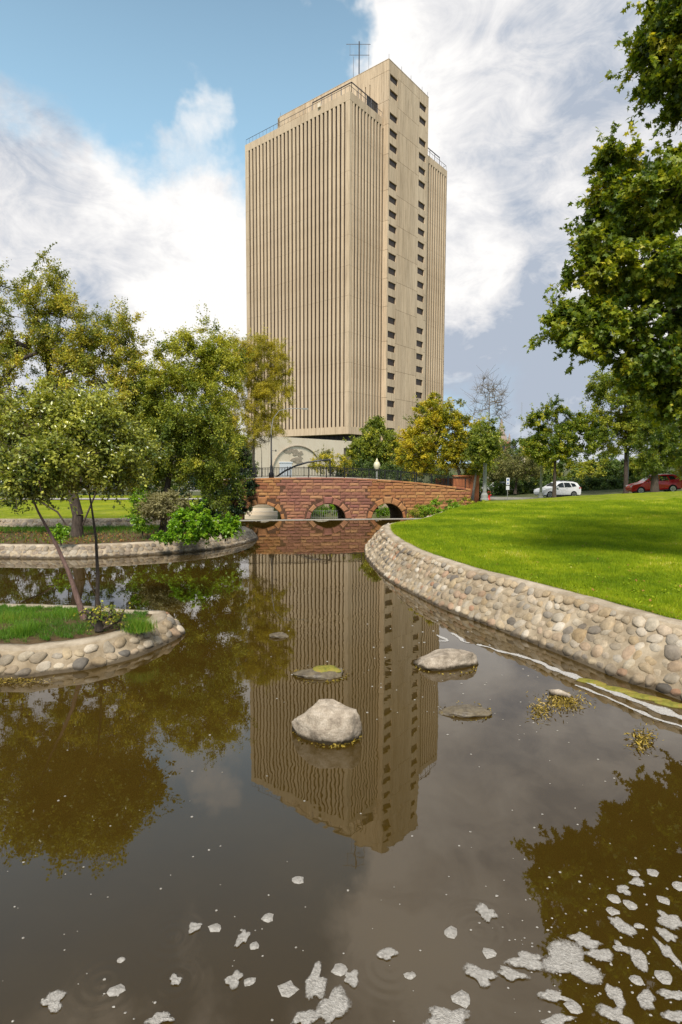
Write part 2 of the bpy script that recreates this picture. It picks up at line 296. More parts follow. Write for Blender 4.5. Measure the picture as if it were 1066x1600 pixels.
def foam_mat(name='foam', lo=(.24, .215, .18), hi=(.54, .50, .44), thr=.95):
    m, nt, b = new_mat(name)
    n = tnoise(nt, 38, 6, .7); r = ramp(nt, [(.3, lo), (.7, hi)]); nt.links.new(n.outputs['Fac'], r.inputs[0])
    nt.links.new(r.outputs[0], b.inputs['Base Color']); b.inputs['Roughness'].default_value = .45
    tc = nt.nodes.new('ShaderNodeTexCoord'); vo = nt.nodes.new('ShaderNodeTexVoronoi'); vo.inputs['Scale'].default_value = 130; nt.links.new(tc.outputs['Object'], vo.inputs['Vector'])
    vo2 = nt.nodes.new('ShaderNodeTexVoronoi'); vo2.inputs['Scale'].default_value = 48; nt.links.new(tc.outputs['Object'], vo2.inputs['Vector'])
    ad = nt.nodes.new('ShaderNodeMath'); ad.operation = 'ADD'; nt.links.new(vo.outputs['Distance'], ad.inputs[0]); nt.links.new(vo2.outputs['Distance'], ad.inputs[1])
    bump(nt, b, ad.outputs[0], .006)
    # thin, broken rim: the foam thins out where its density attribute falls
    at = nt.nodes.new('ShaderNodeAttribute'); at.attribute_name = 'dens'; n2 = tnoise(nt, 30, 7, .75)
    s1 = nt.nodes.new('ShaderNodeMath'); s1.operation = 'MULTIPLY'; nt.links.new(n2.outputs['Fac'], s1.inputs[0]); s1.inputs[1].default_value = thr
    s2 = nt.nodes.new('ShaderNodeMath'); s2.operation = 'SUBTRACT'; nt.links.new(at.outputs['Fac'], s2.inputs[0]); nt.links.new(s1.outputs[0], s2.inputs[1])
    s3 = nt.nodes.new('ShaderNodeMath'); s3.operation = 'MULTIPLY'; s3.use_clamp = True; nt.links.new(s2.outputs[0], s3.inputs[0]); s3.inputs[1].default_value = 4.5
    s4 = nt.nodes.new('ShaderNodeMath'); s4.operation = 'MULTIPLY'; nt.links.new(s3.outputs[0], s4.inputs[0]); s4.inputs[1].default_value = .93
    nt.links.new(s4.outputs[0], b.inputs['Alpha']); return m
M_scum = foam_mat('scum', (.40, .37, .33), (.70, .67, .62), 1.05)
M_foam = foam_mat()
M_lampg = flat('cream_globe', (.72, .66, .45), .35)
M_post = noisy('grey_post', (.22, .22, .20), (.34, .34, .31), 6, .7, .003)
M_red = flat('red_car_paint', (.50, .008, .012), .18, .1, .7)
M_whitep = flat('white_car_paint', (.72, .72, .72), .2, 0, .6)
M_rub = flat('rubber', (.015, .015, .015), .8)
M_rim = flat('alloy', (.45, .45, .46), .3, .8)
M_cglass = flat('car_glass', (.02, .025, .03), .06, 0, .8)
M_tail = flat('tail_lamp_red', (.35, .01, .01), .2)
M_terra = noisy('terracotta', (.30, .09, .035), (.46, .17, .07), 3, .85, .01)
M_spire = noisy('spire_stone', (.34, .25, .20), (.46, .35, .28), 1, .9, .02)
M_brick = noisy('brick_red', (.28, .11, .07), (.36, .16, .10), 3, .9, .01)
M_sign = flat('sign_white', (.75, .76, .78), .4)
M_blue = flat('sign_blue', (.03, .12, .4), .4)
M_tan = noisy('tan_wall', (.34, .27, .18), (.46, .38, .27), 2, .9, .01)
M_hydr = flat('hydrant_red', (.5, .02, .015), .4)

# ------------------------------------------------------------------ helpers
def tag(o, label=None, cat=None, group=None, kind=None):
    if label: o['label'] = label
    if cat: o['category'] = cat
    if group: o['group'] = group
    if kind: o['kind'] = kind
    return o
def empty(name, loc, label, cat, group=None, rz=0):
    o = bpy.data.objects.new(name, None); COL.objects.link(o); o.location = loc; o.rotation_euler = (0, 0, rz); o.empty_display_size = .2
    return tag(o, label, cat, group)
class MB:
    def __init__(s): s.v = []; s.f = []
    def add(s, vs, fs):
        k = len(s.v); s.v += [tuple(v) for v in vs]; s.f += [tuple(i + k for i in f) for f in fs]
    def box(s, x0, x1, y0, y1, z0, z1, fn=None):
        vs = [(x, y, z) for z in (z0, z1) for (x, y) in ((x0, y0), (x1, y0), (x1, y1), (x0, y1))]
        if fn: vs = [fn(*v) for v in vs]
        s.add(vs, [(0, 3, 2, 1), (4, 5, 6, 7), (0, 1, 5, 4), (1, 2, 6, 5), (2, 3, 7, 6), (3, 0, 4, 7)])
    def tube(s, pts, rad, n=8, cap=True):
        pts = [Vector(p) for p in pts]; m = len(pts); rad = [rad] * m if not hasattr(rad, '__len__') else rad
        k = len(s.v); d0 = (pts[1] - pts[0]).normalized(); a = d0.orthogonal().normalized()
        for i, p in enumerate(pts):
            d = (pts[min(i + 1, m - 1)] - pts[max(i - 1, 0)]).normalized()
            a = (a - d * a.dot(d)).normalized(); b = d.cross(a)
            for j in range(n):
                t = 2 * math.pi * j / n; s.v.append(tuple(p + (a * math.cos(t) + b * math.sin(t)) * rad[i]))
        for i in range(m - 1):
            for j in range(n):
                j2 = (j + 1) % n; s.f.append((k + i * n + j, k + i * n + j2, k + (i + 1) * n + j2, k + (i + 1) * n + j))
        if cap: s.f.append(tuple(k + j for j in range(n))[::-1]); s.f.append(tuple(k + (m - 1) * n + j for j in range(n)))
    def lathe(s, prof, n=16, c=(0, 0, 0)):
        k = len(s.v)
        for r, z in prof:
            for j in range(n):
                t = 2 * math.pi * j / n; s.v.append((c[0] + r * math.cos(t), c[1] + r * math.sin(t), c[2] + z))
        for i in range(len(prof) - 1):
            for j in range(n):
                j2 = (j + 1) % n; s.f.append((k + i * n + j, k + i * n + j2, k + (i + 1) * n + j2, k + (i + 1) * n + j))
        s.f.append(tuple(k + j for j in range(n))[::-1]); s.f.append(tuple(k + (len(prof) - 1) * n + j for j in range(n)))
    def prism(s, poly, y0, y1):     # poly in x,z, extruded in y
        n = len(poly); s.add([(x, y0, z) for x, z in poly] + [(x, y1, z) for x, z in poly],
              [tuple(range(n)), tuple(range(2 * n - 1, n - 1, -1))] + [(i, i + n, (i + 1) % n + n, (i + 1) % n) for i in range(n)])
    def grid(s, rows, close=False):
        k = len(s.v); m = len(rows[0])
        for r in rows: s.v += [tuple(p) for p in r]
        for i in range(len(rows) - 1):
            for j in range(m - 1): s.f.append((k + i * m + j, k + i * m + j + 1, k + (i + 1) * m + j + 1, k + (i + 1) * m + j))
    def mesh(s, name, mat, smooth=False):
        me = bpy.data.meshes.new(name); me.from_pydata(s.v, [], s.f); me.materials.append(mat)
        bm = bmesh.new(); bm.from_mesh(me); bmesh.ops.recalc_face_normals(bm, faces=bm.faces); bm.to_mesh(me); bm.free()
        if smooth: me.polygons.foreach_set('use_smooth', [True] * len(me.polygons))
        return me
    def build(s, name, mat, parent=None, smooth=False, loc=None, **kw):
        o = bpy.data.objects.new(name, s.mesh(name, mat, smooth)); COL.objects.link(o)
        if parent: o.parent = parent
        if loc is not None: o.location = loc
        return tag(o, **kw)
def link(me, name, parent=None, loc=(0, 0, 0), rot=(0, 0, 0), scale=(1, 1, 1)):
    o = bpy.data.objects.new(name, me); COL.objects.link(o); o.location = loc; o.rotation_euler = rot; o.scale = scale
    if parent: o.parent = parent
    return o
def fast_mesh(name, V, counts, idx, mat, tint=None, smooth=False):
    me = bpy.data.meshes.new(name); V = np.asarray(V, dtype=np.float32)
    me.vertices.add(len(V)); me.vertices.foreach_set('co', V.ravel())
    me.loops.add(len(idx)); me.loops.foreach_set('vertex_index', np.asarray(idx, dtype=np.int32))
    counts = np.asarray(counts, dtype=np.int32); me.polygons.add(len(counts))
    st = np.concatenate(([0], np.cumsum(counts)[:-1])).astype(np.int32)
    me.polygons.foreach_set('loop_start', st)
    try: me.polygons.foreach_set('loop_total', counts)
    except Exception: pass
    if tint is not None:
        a = me.attributes.new('tint', 'FLOAT', 'FACE'); a.data.foreach_set('value', np.asarray(tint, dtype=np.float32))
    me.materials.append(mat); me.update(calc_edges=True); me.validate()
    if smooth: me.polygons.foreach_set('use_smooth', [True] * len(me.polygons))
    return me

LEAF = {
 'oval': (np.array([(0, 0, 0), (.45, .30, .07), (1, 0, 0), (.45, -.30, .07)]), [(0, 2, 1), (0, 3, 2)]),
 'slim': (np.array([(0, 0, 0), (.5, .13, .04), (1, 0, 0), (.5, -.13, .04)]), [(0, 2, 1), (0, 3, 2)]),
 'maple': (np.array([(0, 0, 0), (.02, -.44, -.05), (.28, -.22, .04), (.52, -.52, -.06), (.58, -.18, .03), (1, 0, -.05), (.58, .18, .03), (.52, .52, -.06), (.28, .22, .04), (.02, .44, -.05)]),
           [(0, 1, 2), (2, 3, 4), (0, 2, 4, 5), (0, 5, 6, 8), (6, 7, 8), (8, 9, 0)]),
 'lobe': (np.array([(0, 0, 0), (.2, -.42, -.04), (.5, -.2, .04), (1, 0, -.04), (.5, .2, .04), (.2, .42, -.04)]), [(0, 1, 2), (0, 2, 3, 4), (0, 4, 5)]),
}
def leaves(name, pos, nrm, axis, size, tint, mat, shape):
    T, F = LEAF[shape]; n = len(pos)
    nrm = nrm / (np.linalg.norm(nrm, axis=1, keepdims=True) + 1e-9)
    axis = axis - nrm * np.sum(axis * nrm, axis=1, keepdims=True); axis /= (np.linalg.norm(axis, axis=1, keepdims=True) + 1e-9)
    bi = np.cross(nrm, axis)
    V = pos[:, None, :] + size[:, None, None] * (T[None, :, 0:1] * axis[:, None, :] + T[None, :, 1:2] * bi[:, None, :] + T[None, :, 2:3] * nrm[:, None, :])
    nv = len(T); base = (np.arange(n) * nv)[:, None]
    fl = np.concatenate([np.array(f) for f in F]); idx = (base + fl[None, :]).ravel()
    counts = np.tile(np.array([len(f) for f in F]), n)
    return fast_mesh(name, V.reshape(-1, 3), counts, idx, mat, np.repeat(tint, len(F)))

def sample_lobes(lobes, n, rng, shell=.55):
    wts = np.array([l[6] if len(l) > 6 else l[3] * l[5] for l in lobes], float); wts /= wts.sum()
    k = rng.choice(len(lobes), n, p=wts); L = np.array([l[:6] for l in lobes], float)[k]
    d = rng.normal(size=(n, 3)); d /= np.linalg.norm(d, axis=1, keepdims=True)
    r = rng.random(n) ** (1 / 3.0) * (1 - shell) + shell * (0.75 + .3 * rng.random(n))
    return L[:, :3] + d * L[:, 3:] * r[:, None], d

def plant(name, label, cat, trunk, lobes, seed, nclump, nleaf, lsize, clump, lmat, bmat, r0, shape='oval', group=None,
          twigs=4, step=.6, up=.5, shell=.45, tintbias=None, droop=.2, twig_r=.006, extra=None, trunks=None, stand='trunk', shootp=.90):
    """trunk: list of waypoints from the ground up; lobes: ellipsoids the crown fills; branches grow to leaf clumps."""
    rng = np.random.default_rng(seed); base = Vector(trunk[0])
    root = empty(name, base, label, cat, group)
    C, D = sample_lobes(lobes, nclump, rng, shell)
    nodes = []; par = []
    def chain(wp, start_parent=-1):
        p = start_parent
        for a, b in zip(wp[:-1], wp[1:]):
            a = np.array(a, float); b = np.array(b, float); m = max(1, int(np.linalg.norm(b - a) / step))
            for i in range(m + (1 if False else 0)):
                if p == -1 or i > 0 or True:
                    q = a + (b - a) * (i / m)
                    if p != -1 or len(nodes) == 0 or i >= 0:
                        nodes.append(q); par.append(p); p = len(nodes) - 1
        nodes.append(np.array(wp[-1], float)); par.append(p)
    chain(trunk); nodes_first = list(nodes)
    for t in (trunks or []): chain(t)
    ntr = len(nodes); avail0 = max(1, int(ntr * .3))
    tz = trunk[0][2]; lowz = min(l[2] - l[5] for l in lobes)
    tc = np.array(trunk[-1]); order = np.argsort(np.linalg.norm(C - tc, axis=1))
    arr = np.zeros((20000, 3)); arr[:ntr] = np.array(nodes); cnt = ntr
    elig = np.zeros(20000, bool); elig[:ntr] = [(nd[2] > tz + .35 * (max(t[2] for t in trunk) - tz)) for nd in nodes]
    tips = []
    for ci in order:
        c = C[ci]; dd = np.linalg.norm(arr[:cnt] - c, axis=1) + .5 * np.maximum(0, arr[:cnt, 2] - c[2]) + np.where(elig[:cnt], 0, 1e3)
        j = int(np.argmin(dd)); a = arr[j]; L = np.linalg.norm(c - a); m = max(1, min(8, int(L / step)))
        p = j; jit = rng.normal(size=3) * L * .08; jit[2] += L * .06
        for i in range(1, m + 1):
            t = i / m; q = a + (c - a) * t + jit * math.sin(math.pi * t)
            if cnt >= 19990: break
            arr[cnt] = q; elig[cnt] = True; par.append(p); p = cnt; cnt += 1
        tips.append(p)
    load = np.zeros(cnt)
    for t in tips: load[t] += 1
    for i in range(cnt - 1, -1, -1):
        if par[i] >= 0: load[par[i]] += load[i]
    tot = max(load.max(), 1); rad = np.maximum(r0 * .9 * (np.maximum(load, .6) / tot) ** .60, twig_r)
    rad[ntr:] = np.minimum(rad[ntr:], r0 * .42)
    tfrac = np.arange(ntr) / max(1, len(nodes_first) - 1)
    if ntr > 1:   # the trunk keeps its taper and flares at the foot
        for i in range(ntr):
            h = (arr[i][2] - tz); rad[i] = min(max(rad[i], r0 * (.75 - .6 * min(1, tfrac[i]))), r0 * (1.0 - .8 * min(1, tfrac[i]))) * (1 + .35 * math.exp(-h / .25))
    # tubes for the edges
    def tubes(A, B, ra, rb, n):
        d = B - A; Ld = np.linalg.norm(d, axis=1, keepdims=True) + 1e-9; d = d / Ld
        h = np.where(np.abs(d[:, 2:3]) < .9, np.array([[0, 0, 1.]]), np.array([[1., 0, 0]])); u = np.cross(d, h); u /= np.linalg.norm(u, axis=1, keepdims=True); v = np.cross(d, u)
        ang = 2 * np.pi * np.arange(n) / n; ring = u[:, None, :] * np.cos(ang)[None, :, None] + v[:, None, :] * np.sin(ang)[None, :, None]
        V = np.concatenate([A[:, None] + ring * ra[:, None, None], B[:, None] + ring * rb[:, None, None]], axis=1)
        q = np.array([(j, (j + 1) % n, n + (j + 1) % n, n + j) for j in range(n)]).ravel()
        return V.reshape(-1, 3), (np.arange(len(A)) * 2 * n)[:, None] + q[None, :], len(A) * n
    par_a = np.array(par[:cnt]); ei = np.where(par_a >= 0)[0]; pa = par_a[ei]
    Vs, Is, cs, off = [], [], 0, 0
    big = rad[ei] > r0 * .12
    for msk, n in ((big, 8), (~big, 4)):
        if not msk.any(): continue
        rb = rad[ei[msk]]; ra = np.minimum(rad[pa[msk]], rb * 1.5)
        V, I, c_ = tubes(arr[pa[msk]], arr[ei[msk]], ra, rb, n); Vs.append(V); Is.append((I + off).ravel()); off += len(V); cs += c_
    # twigs carry the leaves
    td = rng.normal(size=(nclump, twigs, 3)); td[..., 2] += up * .6; td += D[:, None, :] * .5
    td /= np.linalg.norm(td, axis=2, keepdims=True); tl = clump * (.5 + .6 * rng.random((nclump, twigs)) + 1.5 * (rng.random((nclump, twigs)) > shootp))
    A = np.repeat(C, twigs, axis=0); B = A + (td * tl[..., None]).reshape(-1, 3)
    V, I, c_ = tubes(A, B, np.full(len(A), twig_r), np.full(len(A), twig_r * .5), 3); Vs.append(V); Is.append((I + off).ravel()); cs += c_
    V = np.concatenate(Vs) - np.array(base); bme = fast_mesh(stand, V, np.full(cs, 4), np.concatenate(Is), bmat, smooth=True)
    link(bme, stand, root)
    if nleaf:
        k = rng.integers(0, nclump, nleaf); tw = rng.integers(0, twigs, nleaf); t = rng.random(nleaf) ** .7
        d = td[k, tw]; pos = C[k] + d * (tl[k, tw] * t)[:, None] + rng.normal(size=(nleaf, 3)) * clump * .16
        nrm = rng.normal(size=(nleaf, 3)) * .75 + D[k] * .35 + np.array([0, 0, .75]); ax = d * .7 + rng.normal(size=(nleaf, 3)) * .6; ax[:, 2] -= droop
        ct = rng.normal(size=nclump) * .16
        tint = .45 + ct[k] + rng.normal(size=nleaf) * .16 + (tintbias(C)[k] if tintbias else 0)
        if extra is not None:
            for e in extra:
                pts = np.array([e[0]]); 
        me = leaves('crown', pos - np.array(base), nrm, ax, lsize * (.65 + .6 * rng.random(nleaf)), np.clip(tint, 0, 1), lmat, shape)
        link(me, 'crown' if stand == 'trunk' else 'foliage', root)
    return root
def lobe(px, py, rx, ry, Y, dY=None, w=None):
    c = at_Y(px, py, Y); s = Y / FOC
    l = (c.x, c.y, c.z, rx * s, dY if dY else rx * s, ry * s)
    return l + ((w,) if w else ())

# ------------------------------------------------------------------ terrain
def smooth01(t): t = max(0, min(1, t)); return t * t * (3 - 2 * t)
def far_z(X): return .02 + max(0, min(6, (X - 18) * .085))
def ground():
    xs = np.concatenate([-np.geomspace(2500, 62, 14), np.linspace(-60, 60, 61), np.geomspace(62, 2500, 14)])
    ys = np.concatenate([[-400, -120, -40, -15], np.linspace(-8, 49, 12), np.linspace(50, 60, 11), np.linspace(64, 130, 12), np.geomspace(150, 5000, 14)])
    b = MB(); rows = []
    for y in ys:
        r = []
        for x in xs:
            t = smooth01((y - 52) / 4); side = smooth01((abs(x + 0) - 26) / 6)
            back = smooth01((-4 - y) / 3)
            z = -1.4 * (1 - max(t, side, back)) + (far_z(x) if t >= max(side, back) else .35) * max(t, side, back)
            z += max(0, (y - 130)) * .004 if y < 1500 else 5.5
            r.append((x, y, z))
        rows.append(r)
    b.grid(rows); b.build('ground', M_ground, smooth=True, kind='structure')
ground()
# water, ending at the weir in front of the bridge
WL = (-14.5, 37.6); WR = (9.5, 41.2)
def water():
    b = MB(); pts = [(-34, -6), (34, -6), (34, 41.5), WR, WL, (-34, 36.5)]
    b.add([(x, y, 0) for x, y in pts], [tuple(range(len(pts)))]); b.build('water', M_water, kind='structure')
water()

def catmull(P, n):
    P = [Vector(p) for p in P]; out = []; Q = [2 * P[0] - P[1]] + P + [2 * P[-1] - P[-2]]
    for i in range(1, len(Q) - 2):
        for k in range(n):
            t = k / n; a, b_, c, d = Q[i - 1], Q[i], Q[i + 1], Q[i + 2]
            out.append(.5 * ((2 * b_) + (-a + c) * t + (2 * a - 5 * b_ + 4 * c - d) * t * t + (-a + 3 * b_ - 3 * c + d) * t ** 3))
    out.append(P[-1]); return out
def resample(P, ds):
    out = [P[0].copy()]; acc = 0
    for a, b_ in zip(P[:-1], P[1:]):
        L = (b_ - a).length
        while acc + L >= ds:
            t = (ds - acc) / L; a = a + (b_ - a) * t; out.append(a.copy()); L = (b_ - a).length; acc = 0
        acc += L
    return out
def offset(P, d):
    out = []
    for i, p in enumerate(P):
        t = (P[min(i + 2, len(P) - 1)] - P[max(i - 2, 0)]); t.z = 0; t.normalize(); out.append(p + Vector((-t.y, t.x, 0)) * d)
    return out
# shared stone meshes
def stone_mesh(seed, mat, sub=2):
    bm = bmesh.new(); bmesh.ops.create_icosphere(bm, subdivisions=sub, radius=1)
    rnd = random.Random(seed); off = Vector((rnd.uniform(-50, 50),) * 3)
    pl = [(Vector((rnd.gauss(0, 1), rnd.gauss(0, 1), rnd.gauss(0, .6))).normalized(), rnd.uniform(.66, .9)) for _ in range(7)]
    for v in bm.verts:
        p = v.co.normalized()
        for n, h in pl:
            k = p.dot(n)
            if k > h: p = p - n * (k - h) * .85
        v.co = p * (1 + .22 * mnoise.noise(p * 1.3 + off))
    me = bpy.data.meshes.new('stone'); bm.to_mesh(me); bm.free(); me.materials.append(mat)
    me.polygons.foreach_set('use_smooth', [True] * len(me.polygons)); return me
STONES = [stone_mesh(i, M_cobble) for i in range(10)]; STONES2 = [stone_mesh(i + 40, M_cobble2) for i in range(8)]
def embankment(name, label, cat, water_pts, h, wdt, cop, sz, seed, side=1, stones=STONES, maxn=300, bulge=.05, density=1.0, copz=.0, near_first=True):
    """water_pts: waterline polyline; the bank rises to the `side` of it (left of travel = +1)."""
    rnd = random.Random(seed); W = resample(catmull(water_pts, 14), .25); root = empty(name, W[0], label, cat)
    o = lambda d: offset(W, d * side)
    prof = [(-.22, -.35), (-.04, -.02), (.0, .03), (wdt * .3, h * .36), (wdt * .65, h * .72), (wdt * .93, h * .97), (wdt, h)]
    rows = []
    for d, z in prof:
        r = o(d); rows.append([Vector((p.x, p.y, z)) - W[0] + Vector((0, 0, W[0].z)) * 0 for p in r])
    nseg = len(rows[0])
    for row, (d, z) in zip(rows, prof):
        for p in row: p.x += 0; p.z = z + .02 * mnoise.noise(Vector((p.x * 2, p.y * 2, z * 4))) - W[0].z
    b = MB(); b.grid(rows); b.build('mortar_slope', M_mortar, root, True)
    b = MB(); cr = []
    for d, z in ((wdt - .015, h - .03), (wdt, h + .03), (wdt + cop * .5, h + .045), (wdt + cop, h + .03), (wdt + cop + .02, h - .2)):
        row = []
        for i, p in enumerate(o(d + (.02 * 0))):
            q = Vector((p.x, p.y, 0)) - Vector((W[0].x, W[0].y, 0)); q.z = z + .012 * mnoise.noise(Vector((p.x * 3, p.y * 3, z))) - W[0].z
            jn = .03 * mnoise.noise(Vector((p.x * 1.5, p.y * 1.5, 7 + d))); q.x += jn; q.y += jn; row.append(q)
        cr.append(row)
    b.grid(cr); b.build('coping', M_coping, root, True)
    # stones in rows up the slope
    L = []
    slope = math.hypot(h, wdt); nrow = max(1, int(round(slope / (sz * .92) * density)))
    for r in range(nrow):
        u = (r + .45) / nrow; d = wdt * u * .93; z = h * u * .93
        row = offset(W, d * side); P = resample([Vector((p.x, p.y, 0)) for p in row], .05); s = rnd.uniform(0, sz); 
        tot = (len(P) - 2) * .05
        while s < tot:
            a = rnd.uniform(.36, .66) * sz; 
            i = min(len(P) - 2, int(s / .05)); t = (P[i + 1] - P[i]).normalized(); nrm = Vector((-t.y, t.x, 0)) * side
            du = rnd.uniform(-.3, .3) * slope / nrow; uu = max(.06, min(.93, u + du / slope * .6))
            pos = Vector((P[i].x, P[i].y, 0)) + nrm * (wdt * (uu - u)); pos.z = h * uu + .005
            n = (Vector((0, 0, wdt)) - nrm * h).normalized()
            L.append((pos, n, t, a, a * rnd.uniform(.62, .95), rnd.uniform(-.6, .6), rnd.random()))
            s += a * 2 * rnd.uniform(.80, .98) / density
    L.sort(key=lambda q: (q[0] - Vector((0, 0, CAMZ))).length + (0 if q[0].y > 7 and abs(q[0].x) < q[0].y * .62 + .4 else 1000))
    vis = [q for q in L if True]
    sm = MB(); cnt = 0; tin = []
    for q in vis:
        pos, n, t, a, c, ang, rr = q
        up = t.cross(n); M = Matrix((t, up, n)).transposed() @ Matrix.Rotation(ang + (math.pi / 2 if rr < .3 else 0), 3, 'Z')
        th = min(a, c) * rnd.uniform(.42, .68)
        if rr < .08: a *= 1.25; c *= 1.2
        me = rnd.choice(stones)
        if cnt < maxn:
            ob = link(me, 'stone', root); ob.matrix_local = Matrix.Translation(pos - W[0]) @ M.to_4x4() @ Matrix.Diagonal((a, c, th, 1)); cnt += 1
        else:
            S = M @ Matrix.Diagonal((a, c, th)); vs = [S @ v.co + pos - W[0] for v in LOW.vertices]; sm.add(vs, [tuple(p.vertices) for p in LOW.polygons]); tin += [rnd.random()] * len(LOW.polygons)
    if sm.v:
        fo = sm.build('far_stones', stones[0].materials[0], root, True, kind='stuff'); at = fo.data.attributes.new('tint', 'FLOAT', 'FACE'); at.data.foreach_set('value', np.array(tin, dtype=np.float32))
    return root, offset(W, (wdt + cop) * side)
LOW = stone_mesh(7, M_cobble, 1)

# right bank (waterline from the near right, round the tip, back to the bridge)
wr = [Vector((8.6, -6, 0)), Vector((8.0, 0, 0)), Vector((7.2, 4.6, 0))] + [at_z(*p) for p in ((1066, 1094), (1000, 1072), (950, 1053), (900, 1032), (833, 1005), (780, 984), (735, 967), (697, 953), (653, 932), (609, 908), (582, 884), (571, 866), (578, 849))] + [Vector((3.3, 30.2, 0)), Vector((5.6, 35.5, 0)), Vector((8.4, 39.5, 0)), Vector((9.5, 43.5, 0))]
bankR, inR = embankment('cobble_embankment', 'long curved bank of river cobbles set in mortar below the right lawn', 'embankment', wr, .93, .86, .30, .25, 3, side=-1, maxn=300)

def street_near(X):
    # near edge of the street, rising to the right
    P = [(-60, 96, .05), (0, 80, .05), (17, 67, .12), (23, 59.3, .45), (31, 53.6, 1.15), (45, 46, 2.3), (70, 34, 4.0), (120, 10, 6)]
    for a, b_ in zip(P[:-1], P[1:]):
        if a[0] <= X <= b_[0]:
            t = (X - a[0]) / (b_[0] - a[0]); t2 = t; return (a[1] + (b_[1] - a[1]) * t2, a[2] + (b_[2] - a[2]) * t)
    return P[-1][1:]
LAWN_PTS = []
def lawn_right():
    C = inR[::2]; n = len(C); rows = []; K = 34
    for i, c in enumerate(C):
        f = i / (n - 1)
        # targets run from far right, near the camera's side, to the street left of the bridge end
        tx = 60 - 46.5 * f ** .8; ty, tz = street_near(tx); ty = min(ty, 58.5) - .3 if f > .5 else ty - .3
        if f < .45: k = f / .45; T0 = Vector((70, -6 + 38 * k, 3.0 + k)); T = T0.lerp(Vector((tx, ty, tz)), smooth01(k))
        else: T = Vector((tx, ty, tz))
        r = []
        for j in range(K):
            t = (j / (K - 1)) ** 1.7; p = Vector((c.x, c.y, 0)).lerp(Vector((T.x, T.y, 0)), t)
            zc = .96; zt = T.z + .12; z = zc + (zt - zc) * smooth01(t * 1.02) + .10 * math.sin(math.pi * min(1, t * 1.3)) * (1 if p.y > 12 else .5)
            far = smooth01((p.y - 26) / 16); z += far * max(-.05, min(.5, (p.x - 10) * .012 + .18)) * (1 - smooth01((t - .85) / .15))
            z += .018 * mnoise.noise(Vector((p.x * .8, p.y * .8, 3)))
            r.append((p.x, p.y, z))
        rows.append(r)
    b = MB(); b.grid(rows); o = b.build('lawn', M_lawn, smooth=True, kind='structure'); LAWN_PTS.append(rows); return rows
rowsL = lawn_right()
from mathutils.bvhtree import BVHTree
def bvh_of(o):
    me = o.data; return BVHTree.FromPolygons([o.matrix_world @ v.co for v in me.vertices], [tuple(p.vertices) for p in me.polygons])
bvL = bvh_of(bpy.data.objects['lawn'])
def lawn_z(x, y, d=.9):
    h = bvL.ray_cast(Vector((x, y, 30)), Vector((0, 0, -1))); return h[0].z if h[0] else d
def lawn_hit(px, py):   # point of the lawn seen at a pixel
    h = bvL.ray_cast(Vector((0, 0, CAMZ)), ray(px, py).normalized()); return h[0]

# street
def street():
    xs = [-60, -30, 0, 9, 17, 20, 23, 27, 31, 38, 45, 57, 70, 95, 120]; near = [Vector((x, street_near(x)[0], street_near(x)[1])) for x in xs]
    nn = offset(near, 0); 
    k1 = offset(near, .18); rd = offset(near, 9.5); k2 = offset(near, 9.7); sw = offset(near, 11.6); sw0 = offset(near, -1.4)
    def Z(P, z): return [Vector((p.x, p.y, q.z + z)) for p, q in zip(P, near)]
    b = MB(); b.grid([Z(k1, -.0), Z(rd, 0.0)]); b.build('street', M_asph, smooth=True, kind='structure')
    b = MB(); b.grid([Z(nn, -.4), Z(nn, .13), Z(k1, .13), Z(k1, -.1)]); b.build('kerb', M_kerb, kind='structure')
    b = MB(); b.grid([Z(rd, -.1), Z(rd, .13), Z(k2, .13), Z(sw, .15), Z(sw, -.5)]); b.build('pavement', M_kerb, kind='structure')
    b = MB(); b.grid([Z(sw, .1), Z(offset(near, 14), .3), Z(offset(near, 60), 1.5)]); b.build('verge', M_ground, kind='structure')
    return near
NEAR = street()

# left back lawn and its bank
wl = [Vector((-34, 32.6, 0)), Vector((-24, 32.9, 0)), Vector((-15, 33.4, 0)), Vector((-11.5, 34.6, 0)), Vector((-11.2, 37.0, 0)), Vector((-11.4, 40, 0))]
bank2, inB = embankment('cobble_embankment', 'low cobble bank on the far left shore behind the trees', 'embankment', wl, .5, .5, .35, .3, 5, side=1, stones=STONES2, maxn=120)
def lawn_left():
    b = MB(); rows = []
    for i in range(0, len(inB), 3):
        c = inB[i]; f = i / (len(inB) - 1); T = Vector((-60 + 50 * f, 58, .75)); r = []
        for j in range(12):
            t = j / 11; p = Vector((c.x, c.y, 0)).lerp(T, t); r.append((p.x, p.y, .49 + .26 * t))
        rows.append(r)
    b.grid(rows); b.build('lawn', M_lawn, smooth=True, kind='structure')
    b = MB(); b.grid([[(-45, 50.0, .74), (-25, 50.5, .74), (-11, 51.5, .74)], [(-45, 51.6, .78), (-25, 52.1, .78), (-11, 53, .78)]]); b.build('path', M_kerb, kind='structure')
lawn_left()

# islands
def island(name, label, front, back, h, wdt, cop, sz, seed, stones, maxn, soil_label):
    pts = front + back; root, inner = embankment(name, label, 'island', pts, h, wdt, cop, sz, seed, side=1, stones=stones, maxn=maxn)
    inner = [Vector((p.x, p.y, 0)) for p in inner][::2]; c = sum(inner, Vector()) / len(inner); b = MB(); rows = []
    for k, t in enumerate((1.0, .85, .6, .3, .02)):
        rows.append([Vector((c.x + (p.x - c.x) * t, c.y + (p.y - c.y) * t, h + .02 + .10 * (1 - t) + .02 * mnoise.noise(Vector((p.x * 2 * t, p.y * 2 * t, 0))))) - Vector(root.location) for p in inner])
    b.grid(rows); b.build('soil_bed', M_soil, root, True)
    return root, inner, c
f2 = [at_z(x, y) for x, y in ((0, 872), (100, 873), (200, 869), (290, 863), (350, 856), (390, 847), (403, 840))]
f2 = [Vector((-26, f2[0].y, 0)), Vector((-19, f2[0].y, 0))] + f2
